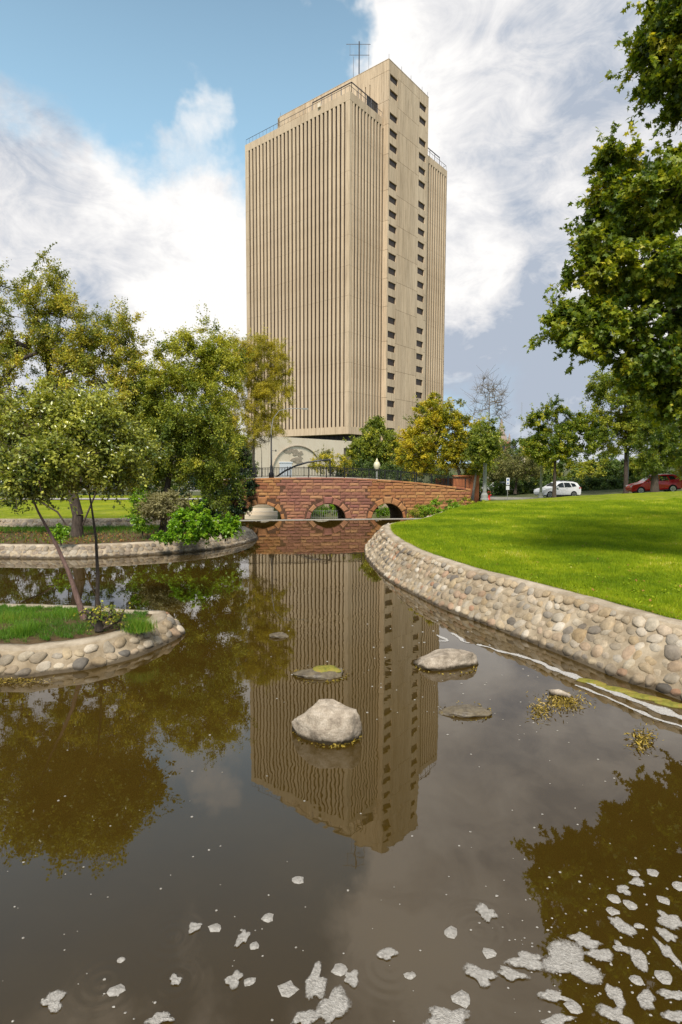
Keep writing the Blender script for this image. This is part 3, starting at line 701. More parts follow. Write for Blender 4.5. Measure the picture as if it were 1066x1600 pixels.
b2 = [Vector((-5.2, 31.2, 0)), Vector((-7.5, 31.4, 0)), Vector((-12, 30.8, 0)), Vector((-20, 30.3, 0)), Vector((-27, 30, 0))]
isl2, in2, c2 = island('stone_edged_island', 'long island with cobble rim and brown mulch under the old tree at left', f2, b2, .42, .42, .5, .24, 11, STONES2, 200, '')
f1 = [at_z(x, y) for x, y in ((0, 1060), (80, 1053), (150, 1043), (215, 1026), (262, 1005), (286, 990), (276, 975))]
f1 = [Vector((-12, 9.9, 0)), Vector((-8.5, 9.75, 0))] + f1
b1 = [Vector((-4.4, 13.1, 0)), Vector((-6.5, 13.6, 0)), Vector((-9, 13.7, 0)), Vector((-12.5, 13.5, 0))]
isl1, in1, c1 = island('stone_edged_island', 'small grassy island with pale stone rim under the two slim trunks', f1, b1, .36, .36, .30, .25, 12, STONES, 140, '')

# ------------------------------------------------------------------ grass
def blades(name, P, H, wd, mat, seed, parent=None, tb=.0, lean=.35, kind='stuff', label=None, cat=None):
    rng = np.random.default_rng(seed); n = len(P); P = np.asarray(P, float); a = rng.random(n) * 2 * np.pi; H = H * (.5 + rng.random(n))
    dx = np.stack([np.cos(a), np.sin(a), np.zeros(n)], 1) * (wd * .5); a2 = rng.random(n) * 2 * np.pi; ln = rng.random(n) * lean
    tip = P + np.stack([np.cos(a2) * ln * H, np.sin(a2) * ln * H, H], 1)
    V = np.stack([P - dx, P + dx, tip], 1).reshape(-1, 3); idx = np.arange(3 * n)
    tint = np.clip(.42 + tb + rng.normal(size=n) * .2 + .18 * np.sin(P[:, 0] * 1.7 + np.sin(P[:, 1] * 1.3)) * np.cos(P[:, 1] * 1.1), 0, 1)
    off = np.array(parent.location) if parent else np.zeros(3)
    me = fast_mesh(name, V - off, np.full(n, 3), idx, mat, tint)
    o = link(me, name, parent); tag(o, label, cat, kind=kind); return o
def lawn_blades():
    rng = np.random.default_rng(5); V = np.array([[p for p in r] for r in rowsL]); ni, nj = V.shape[:2]
    out = []
    for i in range(ni - 1):
        for j in range(nj - 1):
            a, b_, c, d = V[i, j], V[i + 1, j], V[i, j + 1], V[i + 1, j + 1]
            cen = (a + b_ + c + d) / 4; ar = np.linalg.norm(np.cross(b_ - a, c - a)); D = math.hypot(cen[0], cen[1])
            if cen[1] < 6 or abs(cen[0]) > cen[1] * .70 + 1.5 or D > 42: continue
            dens = 5200 * min(1, (10.0 / D)) ** 1.8; n = int(ar * dens)
            if n < 1: continue
            u = rng.random((n, 1)); v = rng.random((n, 1)); out.append(a * (1 - u) * (1 - v) + b_ * u * (1 - v) + c * (1 - u) * v + d * u * v)
    P = np.concatenate(out); 
    if len(P) > 420000: P = P[rng.permutation(len(P))[:420000]]
    D = np.hypot(P[:, 0], P[:, 1]); print('blades', len(P))
    H = .045 * np.clip(D / 12, .9, 1.5); n = len(P); wd = .008
    a = rng.random(n) * 2 * np.pi; Hh = H * (.5 + rng.random(n)) * (1 + .5 * (np.sin(P[:, 0] * 2.1) * np.cos(P[:, 1] * 1.7) > .6))
    wdt = .004 * np.clip(D / 9, 1, 3.2)
    dx = np.stack([np.cos(a), np.sin(a), np.zeros(n)], 1) * wdt[:, None]; a2 = rng.random(n) * 2 * np.pi; ln = rng.random(n) * .6
    tip = P + np.stack([np.cos(a2) * ln * Hh, np.sin(a2) * ln * Hh, Hh], 1)
    Vv = np.stack([P - dx, P + dx, tip], 1).reshape(-1, 3)
    nz = np.array([mnoise.noise(Vector((p[0] * .5, p[1] * .5, 0))) + .6 * mnoise.noise(Vector((p[0] * 2.2, p[1] * 2.2, 5))) for p in P[:, :2]])
    tint = np.clip(.42 + rng.normal(size=n) * .13 + nz * .45, 0, 1)
    me = fast_mesh('grass', Vv, np.full(n, 3), np.arange(3 * n), M_blade, tint)
    o = link(me, 'grass'); tag(o, 'short mown green grass on the right lawn', 'grass', kind='stuff')
lawn_blades()
def scatter_weeds():
    # broad-leaved weeds and dry scraps in the lawn
    rng = np.random.default_rng(8); P = []
    for _ in range(330):
        p = lawn_hit(rng.uniform(620, 1066), rng.uniform(800, 985))
        if p is None: continue
        k = rng.integers(6, 16)
        for _ in range(k): P.append((p.x + rng.normal() * .07, p.y + rng.normal() * .07, p.z + .02 + rng.random() * .03))
    P = np.array(P); n = len(P)
    nrm = rng.normal(size=(n, 3)) * .5 + np.array([0, 0, 1.0]); me = leaves('lawn_weed', P, nrm, rng.normal(size=(n, 3)), .05 + .04 * rng.random(n), np.clip(.35 + .2 * rng.normal(size=n), 0, 1), M_blade, 'oval')
    tag(link(me, 'clover'), 'dark green broad leaved weeds dotted through the right lawn', 'weeds', kind='stuff')
scatter_weeds()
def lawn_litter():
    rng = np.random.default_rng(31); P = []
    for _ in range(420):
        p = lawn_hit(rng.uniform(620, 1066), rng.uniform(790, 985))
        if p is not None: P.append((p.x, p.y, p.z + .03))
    P = np.array(P); n = len(P); me = leaves('fallen_leaves', P, rng.normal(size=(n, 3)) * .4 + np.array([0, 0, 1.0]), rng.normal(size=(n, 3)), .05 + .05 * rng.random(n), .5 + .5 * rng.random(n), M_litter, 'oval')
    tag(link(me, 'fallen_leaves'), 'dry brown leaves lying scattered on the right lawn', 'leaves', kind='stuff')
M_litter = leaf_mat('leaf_litter', [(0, (.10, .045, .015)), (.5, (.22, .11, .04)), (1, (.36, .22, .07))], .7, .1, .2, 1)
lawn_litter()
def edge_grass():
    rng = np.random.default_rng(15); P = []
    for i in range(len(inR) - 1):
        p = inR[i]
        if p.y < 6 or p.y > 40: continue
        t = (inR[i + 1] - inR[i]).normalized(); nn = Vector((t.y, -t.x, 0))
        for _ in range(int(150 * min(1, 12 / p.y))):
            k = mnoise.noise(Vector((p.x * 1.3, p.y * 1.3, 4))); d = -.05 - .06 * k + abs(rng.normal()) * .12; q = p + t * rng.random() * .25 + nn * d; P.append((q.x, q.y, .955))
    blades('grass_fringe', P, .075, .008, M_blade, 16, None, tb=.05, lean=1.2, label='ragged grass fringe hanging over the coping of the right bank', cat='grass')
edge_grass()
def isl_grass():
    rng = np.random.default_rng(6); P = []
    for i in range(52000):
        k = rng.integers(0, len(in1)); t = math.sqrt(rng.random()) * .97; p = in1[k]; q = (c1.x + (p.x - c1.x) * t + rng.normal() * .09 * min(1, (1 - t) * 6), c1.y + (p.y - c1.y) * t + rng.normal() * .09 * min(1, (1 - t) * 6))
        if mnoise.noise(Vector((q[0] * 1.4, q[1] * 1.4, 2))) < -.15 and rng.random() < .8: continue
        P.append((q[0], q[1], .40 + .1 * (1 - t)))
    blades('grass', P, .06, .008, M_blade2, 3, isl1, tb=-.05, lean=.9, kind='stuff')
    P = []
    for (px, py, r, n) in ((218, 983, .22, 1500), (35, 992, .14, 700), (50, 985, .2, 300), (10, 972, .3, 500), (110, 966, .3, 300)):
        c = at_z(px, py, .42)
        for i in range(n): P.append((c.x + rng.normal() * r * .6, c.y + rng.normal() * r * .5, .40))
    blades('grass_tuft', P, .20, .008, M_blade2, 4, isl1, tb=.1, lean=.7, kind='stuff')
    P = []
    for i in range(26000):
        k = rng.integers(0, len(in2)); t = math.sqrt(rng.random()) * .98; p = in2[k]; q = (c2.x + (p.x - c2.x) * t + rng.normal() * .12 * min(1, (1 - t) * 6), c2.y + (p.y - c2.y) * t + rng.normal() * .12 * min(1, (1 - t) * 6))
        if q[1] < c2.y - .2 and rng.random() < .85: continue
        P.append((q[0], q[1], .45 + .1 * (1 - t)))
    blades('grass', P, .14, .02, M_blade2, 7, isl2, lean=.7, kind='stuff')
    # fallen leaves on the mulch
    n = 5000; P = []
    for i in range(n):
        k = rng.integers(0, len(in2)); t = math.sqrt(rng.random()) * .98; p = in2[k]; P.append((c2.x + (p.x - c2.x) * t, c2.y + (p.y - c2.y) * t, .47 + .1 * (1 - t) + rng.random() * .02))
    P = np.array(P); me = leaves('leaf_litter', P - np.array(isl2.location), rng.normal(size=(n, 3)) * .4 + np.array([0, 0, 1]), rng.normal(size=(n, 3)), .07 + .05 * rng.random(n), rng.random(n), M_litter, 'oval')
    tag(link(me, 'leaf_litter', isl2), kind='stuff')
M_litter = leaf_mat('leaf_litter', [(0, (.10, .045, .015)), (.5, (.22, .11, .04)), (1, (.36, .22, .07))], .7, .1, .2, 1)
isl_grass()

# ------------------------------------------------------------------ tower
TH = R(39); dL = Vector((-math.cos(TH), math.sin(TH), 0)); dR = Vector((math.sin(TH), math.cos(TH), 0))
TC = Vector((2.39, 190, 0)); ZR = 121.3; ZB = 14.7; ZK = 139.3; W_ = 48.9; D1 = 18.1; DC = 25.8; EE = 2.2
tower = empty('office_tower', TC, 'tall beige concrete office tower with narrow vertical fins and slot windows', 'building')
tower.rotation_euler = (0, 0, 0)
def T(u, v, z): return dL * u + dR * v + Vector((0, 0, z))           # u to the left, v to the right-back
SEAMS = [28.3, 37.8, 47.4, 59.0, 68.4, 77.9, 87.5, 97.5, 109.5, 118.9]
def tbox(b, u0, u1, v0, v1, z0, z1): b.box(u0, u1, v0, v1, z0, z1, T)
def fin_mesh(w_, d_, z0, z1, seams, name='fin'):
    b = MB(); zs = [z0] + [s for s in seams if z0 < s < z1] + [z1]
    for i, (a, c) in enumerate(zip(zs[:-1], zs[1:])):
        a2 = a + (.022 if i else 0); c2_ = c - (.022 if i < len(zs) - 2 else 0)
        ch = w_ * .12
        # chamfered fin section, front at y=0 going back to y=d
        sec = [(-w_ / 2, d_), (-w_ / 2, ch), (-w_ / 2 + ch, 0), (w_ / 2 - ch, 0), (w_ / 2, ch), (w_ / 2, d_)]
        b.add([(x, y, a2) for x, y in sec] + [(x, y, c2_) for x, y in sec], [(0, 1, 2, 3, 4, 5)[::-1], (6, 7, 8, 9, 10, 11)] + [(j, (j + 1) % 6, (j + 1) % 6 + 6, j + 6) for j in range(6)])
    return b.mesh(name, M_conc)
def block(v0, v1, uspan, show_left, show_right, left_n, right_n):
    """one fin-clad block: v0..v1 along the right-back axis, u 0..uspan"""
    zt0, zt1 = 16.9 + .2, 118.8
    core = MB(); tbox(core, .33, uspan - .9, v0 + .40, v1 - .9 if v1 > 50 else v1 + .5, ZB + .1, ZR - 1.0); core.build('window_wall', M_glass, tower)
    # top and bottom bands
    for (a, c, nm, dp) in ((ZB, zt0, 'lower_band', 0.0), (zt1, ZR, 'parapet', 0.0)):
        b = MB(); tbox(b, dp, uspan - dp, v0 + dp, v1 - (dp if v1 > 50 else -.5), a, c); b.build(nm, M_conc, tower)
    # floors behind the fins read as faint dark spandrels
    pitchL = (uspan - 2.45) / max(left_n, 1)
    if show_left:
        me = fin_mesh(pitchL * .58, .38, zt0, zt1, SEAMS)
        for i in range(left_n + 1):
            u = 1.225 + pitchL * (i - 0) ; c = T(u, v0 + .02, 0)
            if i in (0, left_n): continue
            o = link(me, 'fin', tower, c, (0, 0, math.atan2(-dL.y, -dL.x)))
        for i in (0, left_n):
            b = MB(); wd = 1.225 + pitchL * .32
            zs = [zt0] + SEAMS[:-1] + [zt1]
            for a, c_ in zip(zs[:-1], zs[1:]): tbox(b, 0.02 if i == 0 else uspan - wd, wd if i == 0 else uspan - .02, v0 + .02, v0 + 1.0, a + .025, c_ - .025)
            b.build('corner_pier', M_conc, tower)
    if show_right:
        L = v1 - v0; first = 1.0; p = (L - first) / right_n
        me = fin_mesh(p * .56, .34, zt0, zt1, SEAMS)
        for i in range(right_n):
            v = v0 + first + p * (i + .5) + p * .18
            if v > v1 - .3: continue
            link(me, 'fin', tower, T(.02, v, 0), (0, 0, math.atan2(dR.y, dR.x)))
        b = MB(); zs = [zt0] + SEAMS[:-1] + [zt1]
        for a, c_ in zip(zs[:-1], zs[1:]):
            tbox(b, .02, .98, v0 + (1.02 if show_left else 0.02), v0 + 1.32, a + .025, c_ - .025)
        b.build('corner_pier', M_conc, tower)
        if v1 > 50:
            b = MB()
            for a, c_ in zip(zs[:-1], zs[1:]): tbox(b, .02, .98, v1 - 1.0, v1 - .02, a + .025, c_ - .025)
            b.build('corner_pier', M_conc, tower)
block(0, D1, W_, True, True, 26, 10)
block(D1 + DC, D1 + DC + 18.7, W_, False, True, 0, 10)
# central shaft, rising above the two blocks
U0 = -EE; V0 = D1; V1 = D1 + DC
def shaft():
    b = MB(); tbox(b, U0 + .5, W_ + EE - 2, V0 + .45, V1 - .45, 12, ZK - 1.2); b.build('shaft_core', M_joint, tower)
    gap = .06
    zs = [12] + [28.0, 37.7, 47.2, 59.0, 68.4, 77.9, 87.5, 97.5, 109.2, 118.8, 126.4, 135.8] + [ZK]
    c0, c1_, c2_, c3, c4 = 0.0, 3.23 - 2.19 - .0, 7.97 - 2.19, 22.8 - 2.19 + .1, DC  # columns along v, from the shaft corner
    c1_ = .75; c2_ = 5.45; c3 = 19.6; c35 = 24.3
    # right face: plain panels in the middle, grooved, and edge strips
    nm = 8; pw = (c3 - c2_) / nm
    for a, c in zip(zs[:-1], zs[1:]):
        for k in range(nm):
            b = MB(); tbox(b, U0, U0 + .5, V0 + c2_ + k * pw + .025, V0 + c2_ + (k + 1) * pw - .025, a + gap, c - gap / 2); b.build('panel', M_conc, tower)
        b = MB(); tbox(b, U0, U0 + .5, V0 + .02, V0 + c1_, a + gap, c - gap / 2); b.build('panel', M_conc, tower)
        b = MB(); tbox(b, U0, U0 + .5, V0 + c35, V0 + c4, a + gap, c - gap / 2); b.build('panel', M_conc, tower)
    # window columns
    zl = [134.04, 129.22, 121.8, 116.7, 111.9, 107.1, 99.7, 95.0, 90.24, 85.49, 80.8, 76.1, 71.3, 66.5, 61.78, 54.62, 49.81, 45.1, 40.4, 35.67, 30.91, 26.07]
    wh = 1.12
    for (a, c) in ((c1_, c2_), (c3, c35)):
        z = ZK
        for zz in zl + [21.3, 16.5]:
            b = MB(); tbox(b, U0, U0 + .5, V0 + a + .03, V0 + c - .03, zz + wh, z); b.build('panel', M_conc, tower)
            fr = MB(); tbox(fr, U0 + .42, U0 + .49, V0 + a, V0 + c, zz - wh - .03, zz + wh + .03); wdw = fr.build('window', M_glass, tower)
            z = zz - wh
        b = MB(); tbox(b, U0, U0 + .5, V0 + a + .03, V0 + c - .03, 12, z); b.build('panel', M_conc, tower)
    # left face: seen above the block and on the return
    us = [U0 + .52, U0 + 2.2 - .02] 
    n = 31; pw = 1.86; 
    for a, c in zip(zs[:-1], zs[1:]):
        b = MB(); tbox(b, U0 + .02, U0 + 2.0, V0 + .01, V0 + .45, a + gap, c - gap / 2); b.build('panel', M_conc, tower)
    u = U0 + 2.05; k = 0
    while u < W_ + EE - 2.2:
        u2 = u + pw
        if 4.6 < u < 34:
            for (z0, z1) in ((118, 127.2), (134.2, ZK)):
                b = MB(); tbox(b, u + .02, u2 - .02, V0, V0 + .45, z0, z1 - .02); b.build('panel', M_conc, tower)
            b = MB(); tbox(b, u + .34, u2 - .02, V0, V0 + .45, 127.2, 134.2 - .0); b.build('panel', M_conc, tower)
            b = MB(); tbox(b, u - .02, u + .34, V0 + .42, V0 + .5, 127.2, 134.2); b.build('window', M_glass, tower)
        else:
            for (z0, z1) in ((118, 126.4), (126.4, 135.8), (135.8, ZK)):
                b = MB(); tbox(b, u + .02, u2 - .02, V0, V0 + .45, z0 + .05, z1 - .05); b.build('panel', M_conc, tower)
        u = u2
    b = MB(); tbox(b, u + .02, W_ + EE - 2, V0, V0 + .45, 100, ZK); b.build('panel', M_conc, tower)
    # right-back side and roof
    b = MB(); tbox(b, U0 + .5, W_ + EE - 2, V1 - .44, V1, 12, ZK); b.build('rear_wall', M_conc, tower)
    b = MB(); tbox(b, U0 + .3, W_ + EE - 2.3, V0 + .3, V1 - .3, ZK - 1.3, ZK - .6); b.build('roof', M_conc, tower)
    b = MB(); tbox(b, U0 - .06, W_ + EE - 1.95, V0 - .06, V0 + .5, ZK, ZK + .18); tbox(b, U0 - .06, U0 + .5, V0 + .5, V1 + .06, ZK, ZK + .18); b.build('roof_edge', M_conc, tower)
shaft()
# roof railings and plant screen of the blocks
def rail(b, P, h, step, r=.05, mid=True):
    for a, c in zip(P[:-1], P[1:]):
        b.tube([a + Vector((0, 0, h)), c + Vector((0, 0, h))], r, 4)
        if mid: b.tube([a + Vector((0, 0, h * .5)), c + Vector((0, 0, h * .5))], r * .7, 4)
        n = max(1, int((c - a).length / step))
        for i in range(n + 1): p = a.lerp(c, i / n); b.tube([p, p + Vector((0, 0, h))], r * .8, 4)
b = MB(); rail(b, [T(W_ - .3, .3, ZR), T(.3, .3, ZR), T(.3, D1, ZR)], 1.9, 1.75, .07, False); b.build('roof_railing', M_dark, tower)
b = MB(); rail(b, [T(.3, D1 + DC, ZR), T(.3, D1 + DC + 18.4, ZR), T(W_, D1 + DC + 18.4, ZR)], 1.9, 1.75, .07, False); b.build('roof_railing', M_dark, tower)
b = MB(); rail(b, [T(19, 3.6, ZR), T(2.2, 3.6, ZR), T(2.2, D1 - .2, ZR)], 5.2, 3.4, .17, False); tbox(b, 2.2, 2.4, 12, D1 - .3, ZR + 1.2, ZR + 5.2); b.build('maintenance_track', M_dark, tower)
b = MB(); rail(b, [T(2.0, D1 + DC + 1, ZR), T(2.0, D1 + DC + 16, ZR)], 4.6, 3.4, .17, False); b.build('maintenance_track', M_dark, tower)
for (u, v) in ((12, 0), (1.5, 10)):
    b = MB(); tbox(b, u, u + 1.1, v - .5 if v == 0 else v, v + .35 if v == 0 else v + 1.1, ZR - .4, ZR + .8); b.build('roof_lamp', M_white, tower)
# antenna frame on the roof
anc = T(12.6, V0 + 3, ZK)
b = MB(); b.tube([anc, anc + Vector((0, 0, 13.5))], .22, 6)
for dx in (-3.2, 3.4): b.tube([anc + Vector((dx, 0, 2 if dx > 0 else 9)), anc + Vector((dx, 0, 12.6))], .07, 4)
b.tube([anc + Vector((-2, 0, 0)), anc + Vector((-2, 0, 8.5))], .10, 4)
b.tube([anc + Vector((-4.6, 0, 12.6)), anc + Vector((4, 0, 12.6))], .09, 4); b.tube([anc + Vector((-3.4, 0, 9)), anc + Vector((3.6, 0, 9))], .09, 4)
b.build('antenna', M_dark, tower)
for v in (0.3, 8, 14, 21.5, 25.4):
    b = MB(); p = T(U0 + .2, V0 + v, ZK + .18); b.tube([p, p + Vector((0, 0, 1.6))], .08, 4); b.build('lightning_rod', M_dark, tower)
b = MB(); p = T(W_, V0 + .3, ZK); b.tube([p, p + Vector((0, 0, 1.8))], .08, 4); b.build('lightning_rod', M_dark, tower)
# recessed ground storey
b = MB(); tbox(b, 3, W_ - 3, 4, 58, 0, ZB + .09); b.build('lobby_glazing', M_glass, tower)
for i in range(20):
    b = MB(); tbox(b, 3.0 + i * 2.2, 3.15 + i * 2.2, 3.8, 3.99, 0, ZB); b.build('mullion', M_dark, tower)

# podium wing with the map relief
PW = Vector((2.75, 150, 0)); pod = empty('annexe_building', PW, 'low white panelled wing with an arched map relief in front of the tower', 'building')
def Pd(u, v, z): return -dR * u + dL * v + Vector((0, 0, z))     # u towards the camera along the wall, v back
PT = 10.45
b = MB(); b.box(0, 42, .3, 20, 0, PT - .3, Pd); b.build('wing_core', M_joint, pod)
for i in range(13):
    b = MB(); u = i * 3.3
    z0 = 8.6 if i == 0 else 0
    b.box(u + .03, u + 3.27, 0, .29, z0, PT, Pd); b.build('panel', M_white, pod)
def wall_pt(px, py):
    d = ray(px, py); n = Vector((math.cos(TH), -math.sin(TH), 0)); t = (PW - Vector((0, 0, CAMZ))).dot(n) / d.dot(n); p = Vector((0, 0, CAMZ)) + d * t - PW
    return -(p.dot(dR)), p.z
cu, _ = wall_pt(463, 700); _, ctop = wall_pt(463, 696.5); ul, _ = wall_pt(425, 720); ur, _ = wall_pt(502, 720)
ru = abs(ul - ur) / 2; cu = (ul + ur) / 2
b = MB(); pts = []
for k in range(33):
    a = math.pi * k / 32; pts.append(Pd(cu + ru * math.cos(a), -.12, 2.6 + (ctop - 2.6) * math.sin(a)))
b.tube(pts, .16, 6); b.build('relief_arch', M_relief, pod)
rl = random.Random(4)
for k in range(26):
    a = rl.uniform(.3, math.pi - .3); q = rl.uniform(.0, .85); u = cu + ru * .55 * rl.gauss(0, .5); z = 2.6 + (ctop - 2.6) * rl.uniform(.35, .82)
    n = 9; ring = [(u + rl.uniform(.3, 1.2) * math.cos(t * 2 * math.pi / n), z + rl.uniform(.12, .5) * math.sin(t * 2 * math.pi / n)) for t in range(n)]
    b = MB(); vs = [Pd(x, -.06 - .002 * k, zz) for x, zz in ring] + [Pd(x, .05, zz) for x, zz in ring]
    b.add(vs, [tuple(range(n))] + [(i, (i + 1) % n, (i + 1) % n + n, i + n) for i in range(n)]); b.build('relief_patch', M_relief, pod)
u1, z1 = wall_pt(437, 727); u2, z2 = wall_pt(456, 724)
b = MB(); b.box(min(u1, u2), max(u1, u2), -.05, .2, .5, 4.6, Pd); wn = b.build('window', M_sign, pod)
b = MB(); b.box(min(u1, u2) - .2, max(u1, u2) + .2, -.12, .1, 4.61, 4.9, Pd); b.build('sill', M_sign, wn)

# ------------------------------------------------------------------ bridge
BA = Vector((-1.02, 43.15, 0)); BT = R(8.0); bx = Vector((math.cos(BT), math.sin(BT), 0)); by = Vector((-math.sin(BT), math.cos(BT), 0))
bridge = empty('stone_bridge', BA, 'red and amber sandstone footbridge with three round arches over the pond', 'bridge')
def B(s, y, z): return bx * s + by * y + Vector((0, 0, z))
S0, S1 = -8.2, 11.2; BD = 4.6; BZ = -1.4
def top(s):
    s_ = s - (-1.0); return 2.84 - (.0060 * s_ * s_ if s_ > 0 else .004 * s_ * s_)
ARCH = [(-4.85, 1.42), (0.05, 1.36), (4.62, 1.24)]; AZ = -.28; AH = 1.18
def arch_z(s, grow=0.0):
    z = None
    for c, hw in ARCH:
        a = hw + grow
        if abs(s - c) < a: z = AZ + (AH + grow) * math.sqrt(max(0, 1 - ((s - c) / a) ** 2))
    return z
def bridge_body():
    ss = set(np.linspace(S0, S1, 60).round(4))
    for c, hw in ARCH: ss |= set((c + hw * np.cos(np.linspace(0, math.pi, 17))).round(4))
    ss = sorted(ss); b = MB()
    def col(y):
        for a, c in zip(ss[:-1], ss[1:]):
            m = (a + c) / 2; zm = arch_z(m)
            z0a = z0c = BZ
            if zm is not None: z0a = arch_z(a) if arch_z(a) is not None else AZ; z0c = arch_z(c) if arch_z(c) is not None else AZ
            b.add([B(a, y, z0a), B(c, y, z0c), B(c, y, top(c) - .06), B(a, y, top(a) - .06)], [(0, 1, 2, 3)])
    col(0); col(BD)
    for c, hw in ARCH:
        th = np.linspace(0, math.pi, 17); P = [(c + hw * math.cos(t), AZ + AH * math.sin(t)) for t in th]; P = [(c + hw, BZ)] + P + [(c - hw, BZ)]
        b.grid([[B(s, 0, z) for s, z in P], [B(s, BD, z) for s, z in P]])
    b.add([B(S0, 0, BZ), B(S0, BD, BZ), B(S0, BD, top(S0)), B(S0, 0, top(S0))], [(0, 1, 2, 3)]); b.add([B(S1, 0, BZ), B(S1, BD, BZ), B(S1, BD, top(S1)), B(S1, 0, top(S1))], [(0, 1, 2, 3)])
    b.build('bridge_body', M_bmort, bridge)
    b = MB(); sx = np.linspace(S0, S1, 40); b.grid([[B(s, .1, top(s) + .02) for s in sx], [B(s, BD - .1, top(s) + .02) for s in sx]]); b.build('deck', M_kerb, bridge)
bridge_body()
def block_mesh(seed, mat):
    # rock-faced ashlar: pillowed, uneven front at y=-1..0
    r = random.Random(seed); n = 4; rows = []
    for i in range(n + 1):
        rr = []
        for j in range(n + 1):
            x = -.5 + j / n; z = -.5 + i / n; edge = min(j, n - j, i, n - i)
            y = 0 if edge == 0 else -(.8 + r.uniform(-.22, .2))
            rr.append((x, y, z))
        rows.append(rr)
    b = MB(); b.grid(rows)
    return b.mesh('stone_block', mat)
BR = [block_mesh(i, M_rose) for i in range(6)]; BAm = [block_mesh(i + 9, M_amber) for i in range(6)]
def bridge_stones():
    rnd = random.Random(2); L = []; rotz = BT; ch = .236; z = -.60; row = 0
    while z < 3.0:
        s = -7.0 + rnd.uniform(-.4, 0)
        while s < S1 - .1:
            l = rnd.choice((.42, .55, .66, .78, .95)) * rnd.uniform(.9, 1.1); a, c = s, min(s + l, S1); s += l
            # cut against the arches' ring of voussoirs
            zt = z + ch - .012; segs = [(a, c)]
            for ac, hw in ARCH:
                g = .40; A = hw + g; H = AH + g; zz = max(z, AZ)
                if z - AZ >= H: continue
                hwid = A * math.sqrt(max(0, 1 - ((zz - AZ) / H) ** 2)); ns = []
                for p, q in segs:
                    if q <= ac - hwid or p >= ac + hwid: ns.append((p, q)); continue
                    if p < ac - hwid: ns.append((p, ac - hwid))
                    if q > ac + hwid: ns.append((ac + hwid, q))
                segs = ns
            for p, q in segs:
                if q - p < .09: continue
                tp = min(top(p), top(q)) - .1; h = min(zt, tp) - z
                if h < .05: continue
                L.append((p, q, z, h))
        z += ch; row += 1
    L.sort(key=lambda t: abs((t[0] + t[1]) / 2 - .5)); far = MB(); n = 0; tin = []
    for p, q, z0, h in L:
        mid = (p + q) / 2; rose = -3.55 < mid < 3.05
        prj = .05 if rose else 0
        c = B(mid, -.012 - prj, z0 + h / 2)
        if n < 262:
            o = link(rnd.choice(BR if rose else BAm), 'stone_block', bridge, c, (0, 0, BT), (q - p - .03, .032, h - .018)); n += 1
        else:
            me = BAm[0]; S = Matrix.Translation(c) @ Matrix.Rotation(BT, 4, 'Z') @ Matrix.Diagonal((q - p - .015, .045, h, 1))
            far.add([S @ v.co for v in me.vertices], [tuple(f.vertices) for f in me.polygons]); tin += [rnd.random()] * len(me.polygons)
    print('bridge stones', len(L))
    if far.v:
        fo = far.build('outer_stone_blocks', M_amber, bridge, kind='stuff'); at = fo.data.attributes.new('tint', 'FLOAT', 'FACE'); at.data.foreach_set('value', np.array(tin, dtype=np.float32))
    b = MB(); b.box(-3.55, 3.05, -.055, .01, -1.3, .0, lambda s, y, z: B(s, y, z) + Vector((0, 0, 0)))
    # centre bay backing stands a little proud
    def bay():
        ss = np.linspace(-3.55, 3.05, 44); bb = MB()
        for a, c_ in zip(ss[:-1], ss[1:]):
            za = arch_z((a + c_) / 2, .02); z0 = BZ if za is None else za
            bb.box(a, c_, -.052, -.002, z0, min(top(a), top(c_)) - .07, B)
        bb.build('centre_bay', M_bmort, bridge)
    bay()
    # voussoirs
    for ac, hw in ARCH:
        rose = abs(ac) < 1; nv = 7; g = .33
        for k in range(nv):
            a0 = math.pi * k / nv + .02; a1 = math.pi * (k + 1) / nv - .02; key = (k == nv // 2)
            gg = g + (.22 if key else rnd.uniform(-.12, .16)); pr = (.05 if rose else 0) + rnd.uniform(.035, .06) + (.02 if key else 0)
            P = []
            for (a, rr) in ((a0, 0), (a1, 0), (a1, gg), (a0, gg)):
                P.append((ac + (hw + rr) * math.cos(a), AZ + (AH + rr) * math.sin(a)))
            cxm = sum(p[0] for p in P) / 4; czm = sum(p[1] for p in P) / 4; b = MB()
            In = [(cxm + (x - cxm) * .72, czm + (zz - czm) * .72) for x, zz in P]
            vs = [B(x, .02, zz) for x, zz in P] + [B(x, -pr * .5, zz) for x, zz in P] + [B(x, -pr - rnd.uniform(0, .03), zz) for x, zz in In]
            b.add(vs, [(i, (i + 1) % 4, (i + 1) % 4 + 4, i + 4) for i in range(4)] + [(i + 4, (i + 1) % 4 + 4, (i + 1) % 4 + 8, i + 8) for i in range(4)] + [(8, 9, 10, 11)])
            b.build('voussoir', M_rose if rose else M_amber, bridge)
    # cap stones
    s = S0
    while s < S1 - .3:
        l = rnd.uniform(.7, 1.1); e = min(s + l, S1); b = MB(); pr = .11 if -3.6 < s < 3.0 else .06
        z0 = top((s + e) / 2); vs = []
        for (yy, zz) in ((-pr, -.1), (-pr, .0), (-pr + .03, .03), (.3, .03), (.3, -.1)):
            vs.append((yy, zz))
        A = [B(s + .008, y, top(s) + z) for y, z in vs]; C = [B(e - .008, y, top(e) + z) for y, z in vs]; m = len(vs)
        b.add(A + C, [tuple(range(m))[::-1], tuple(range(m, 2 * m))] + [(i, (i + 1) % m, (i + 1) % m + m, i + m) for i in range(m)])
        b.build('cap_stone', M_rose if -3.6 < s < 3.0 else M_amber, bridge); s = e
bridge_stones()
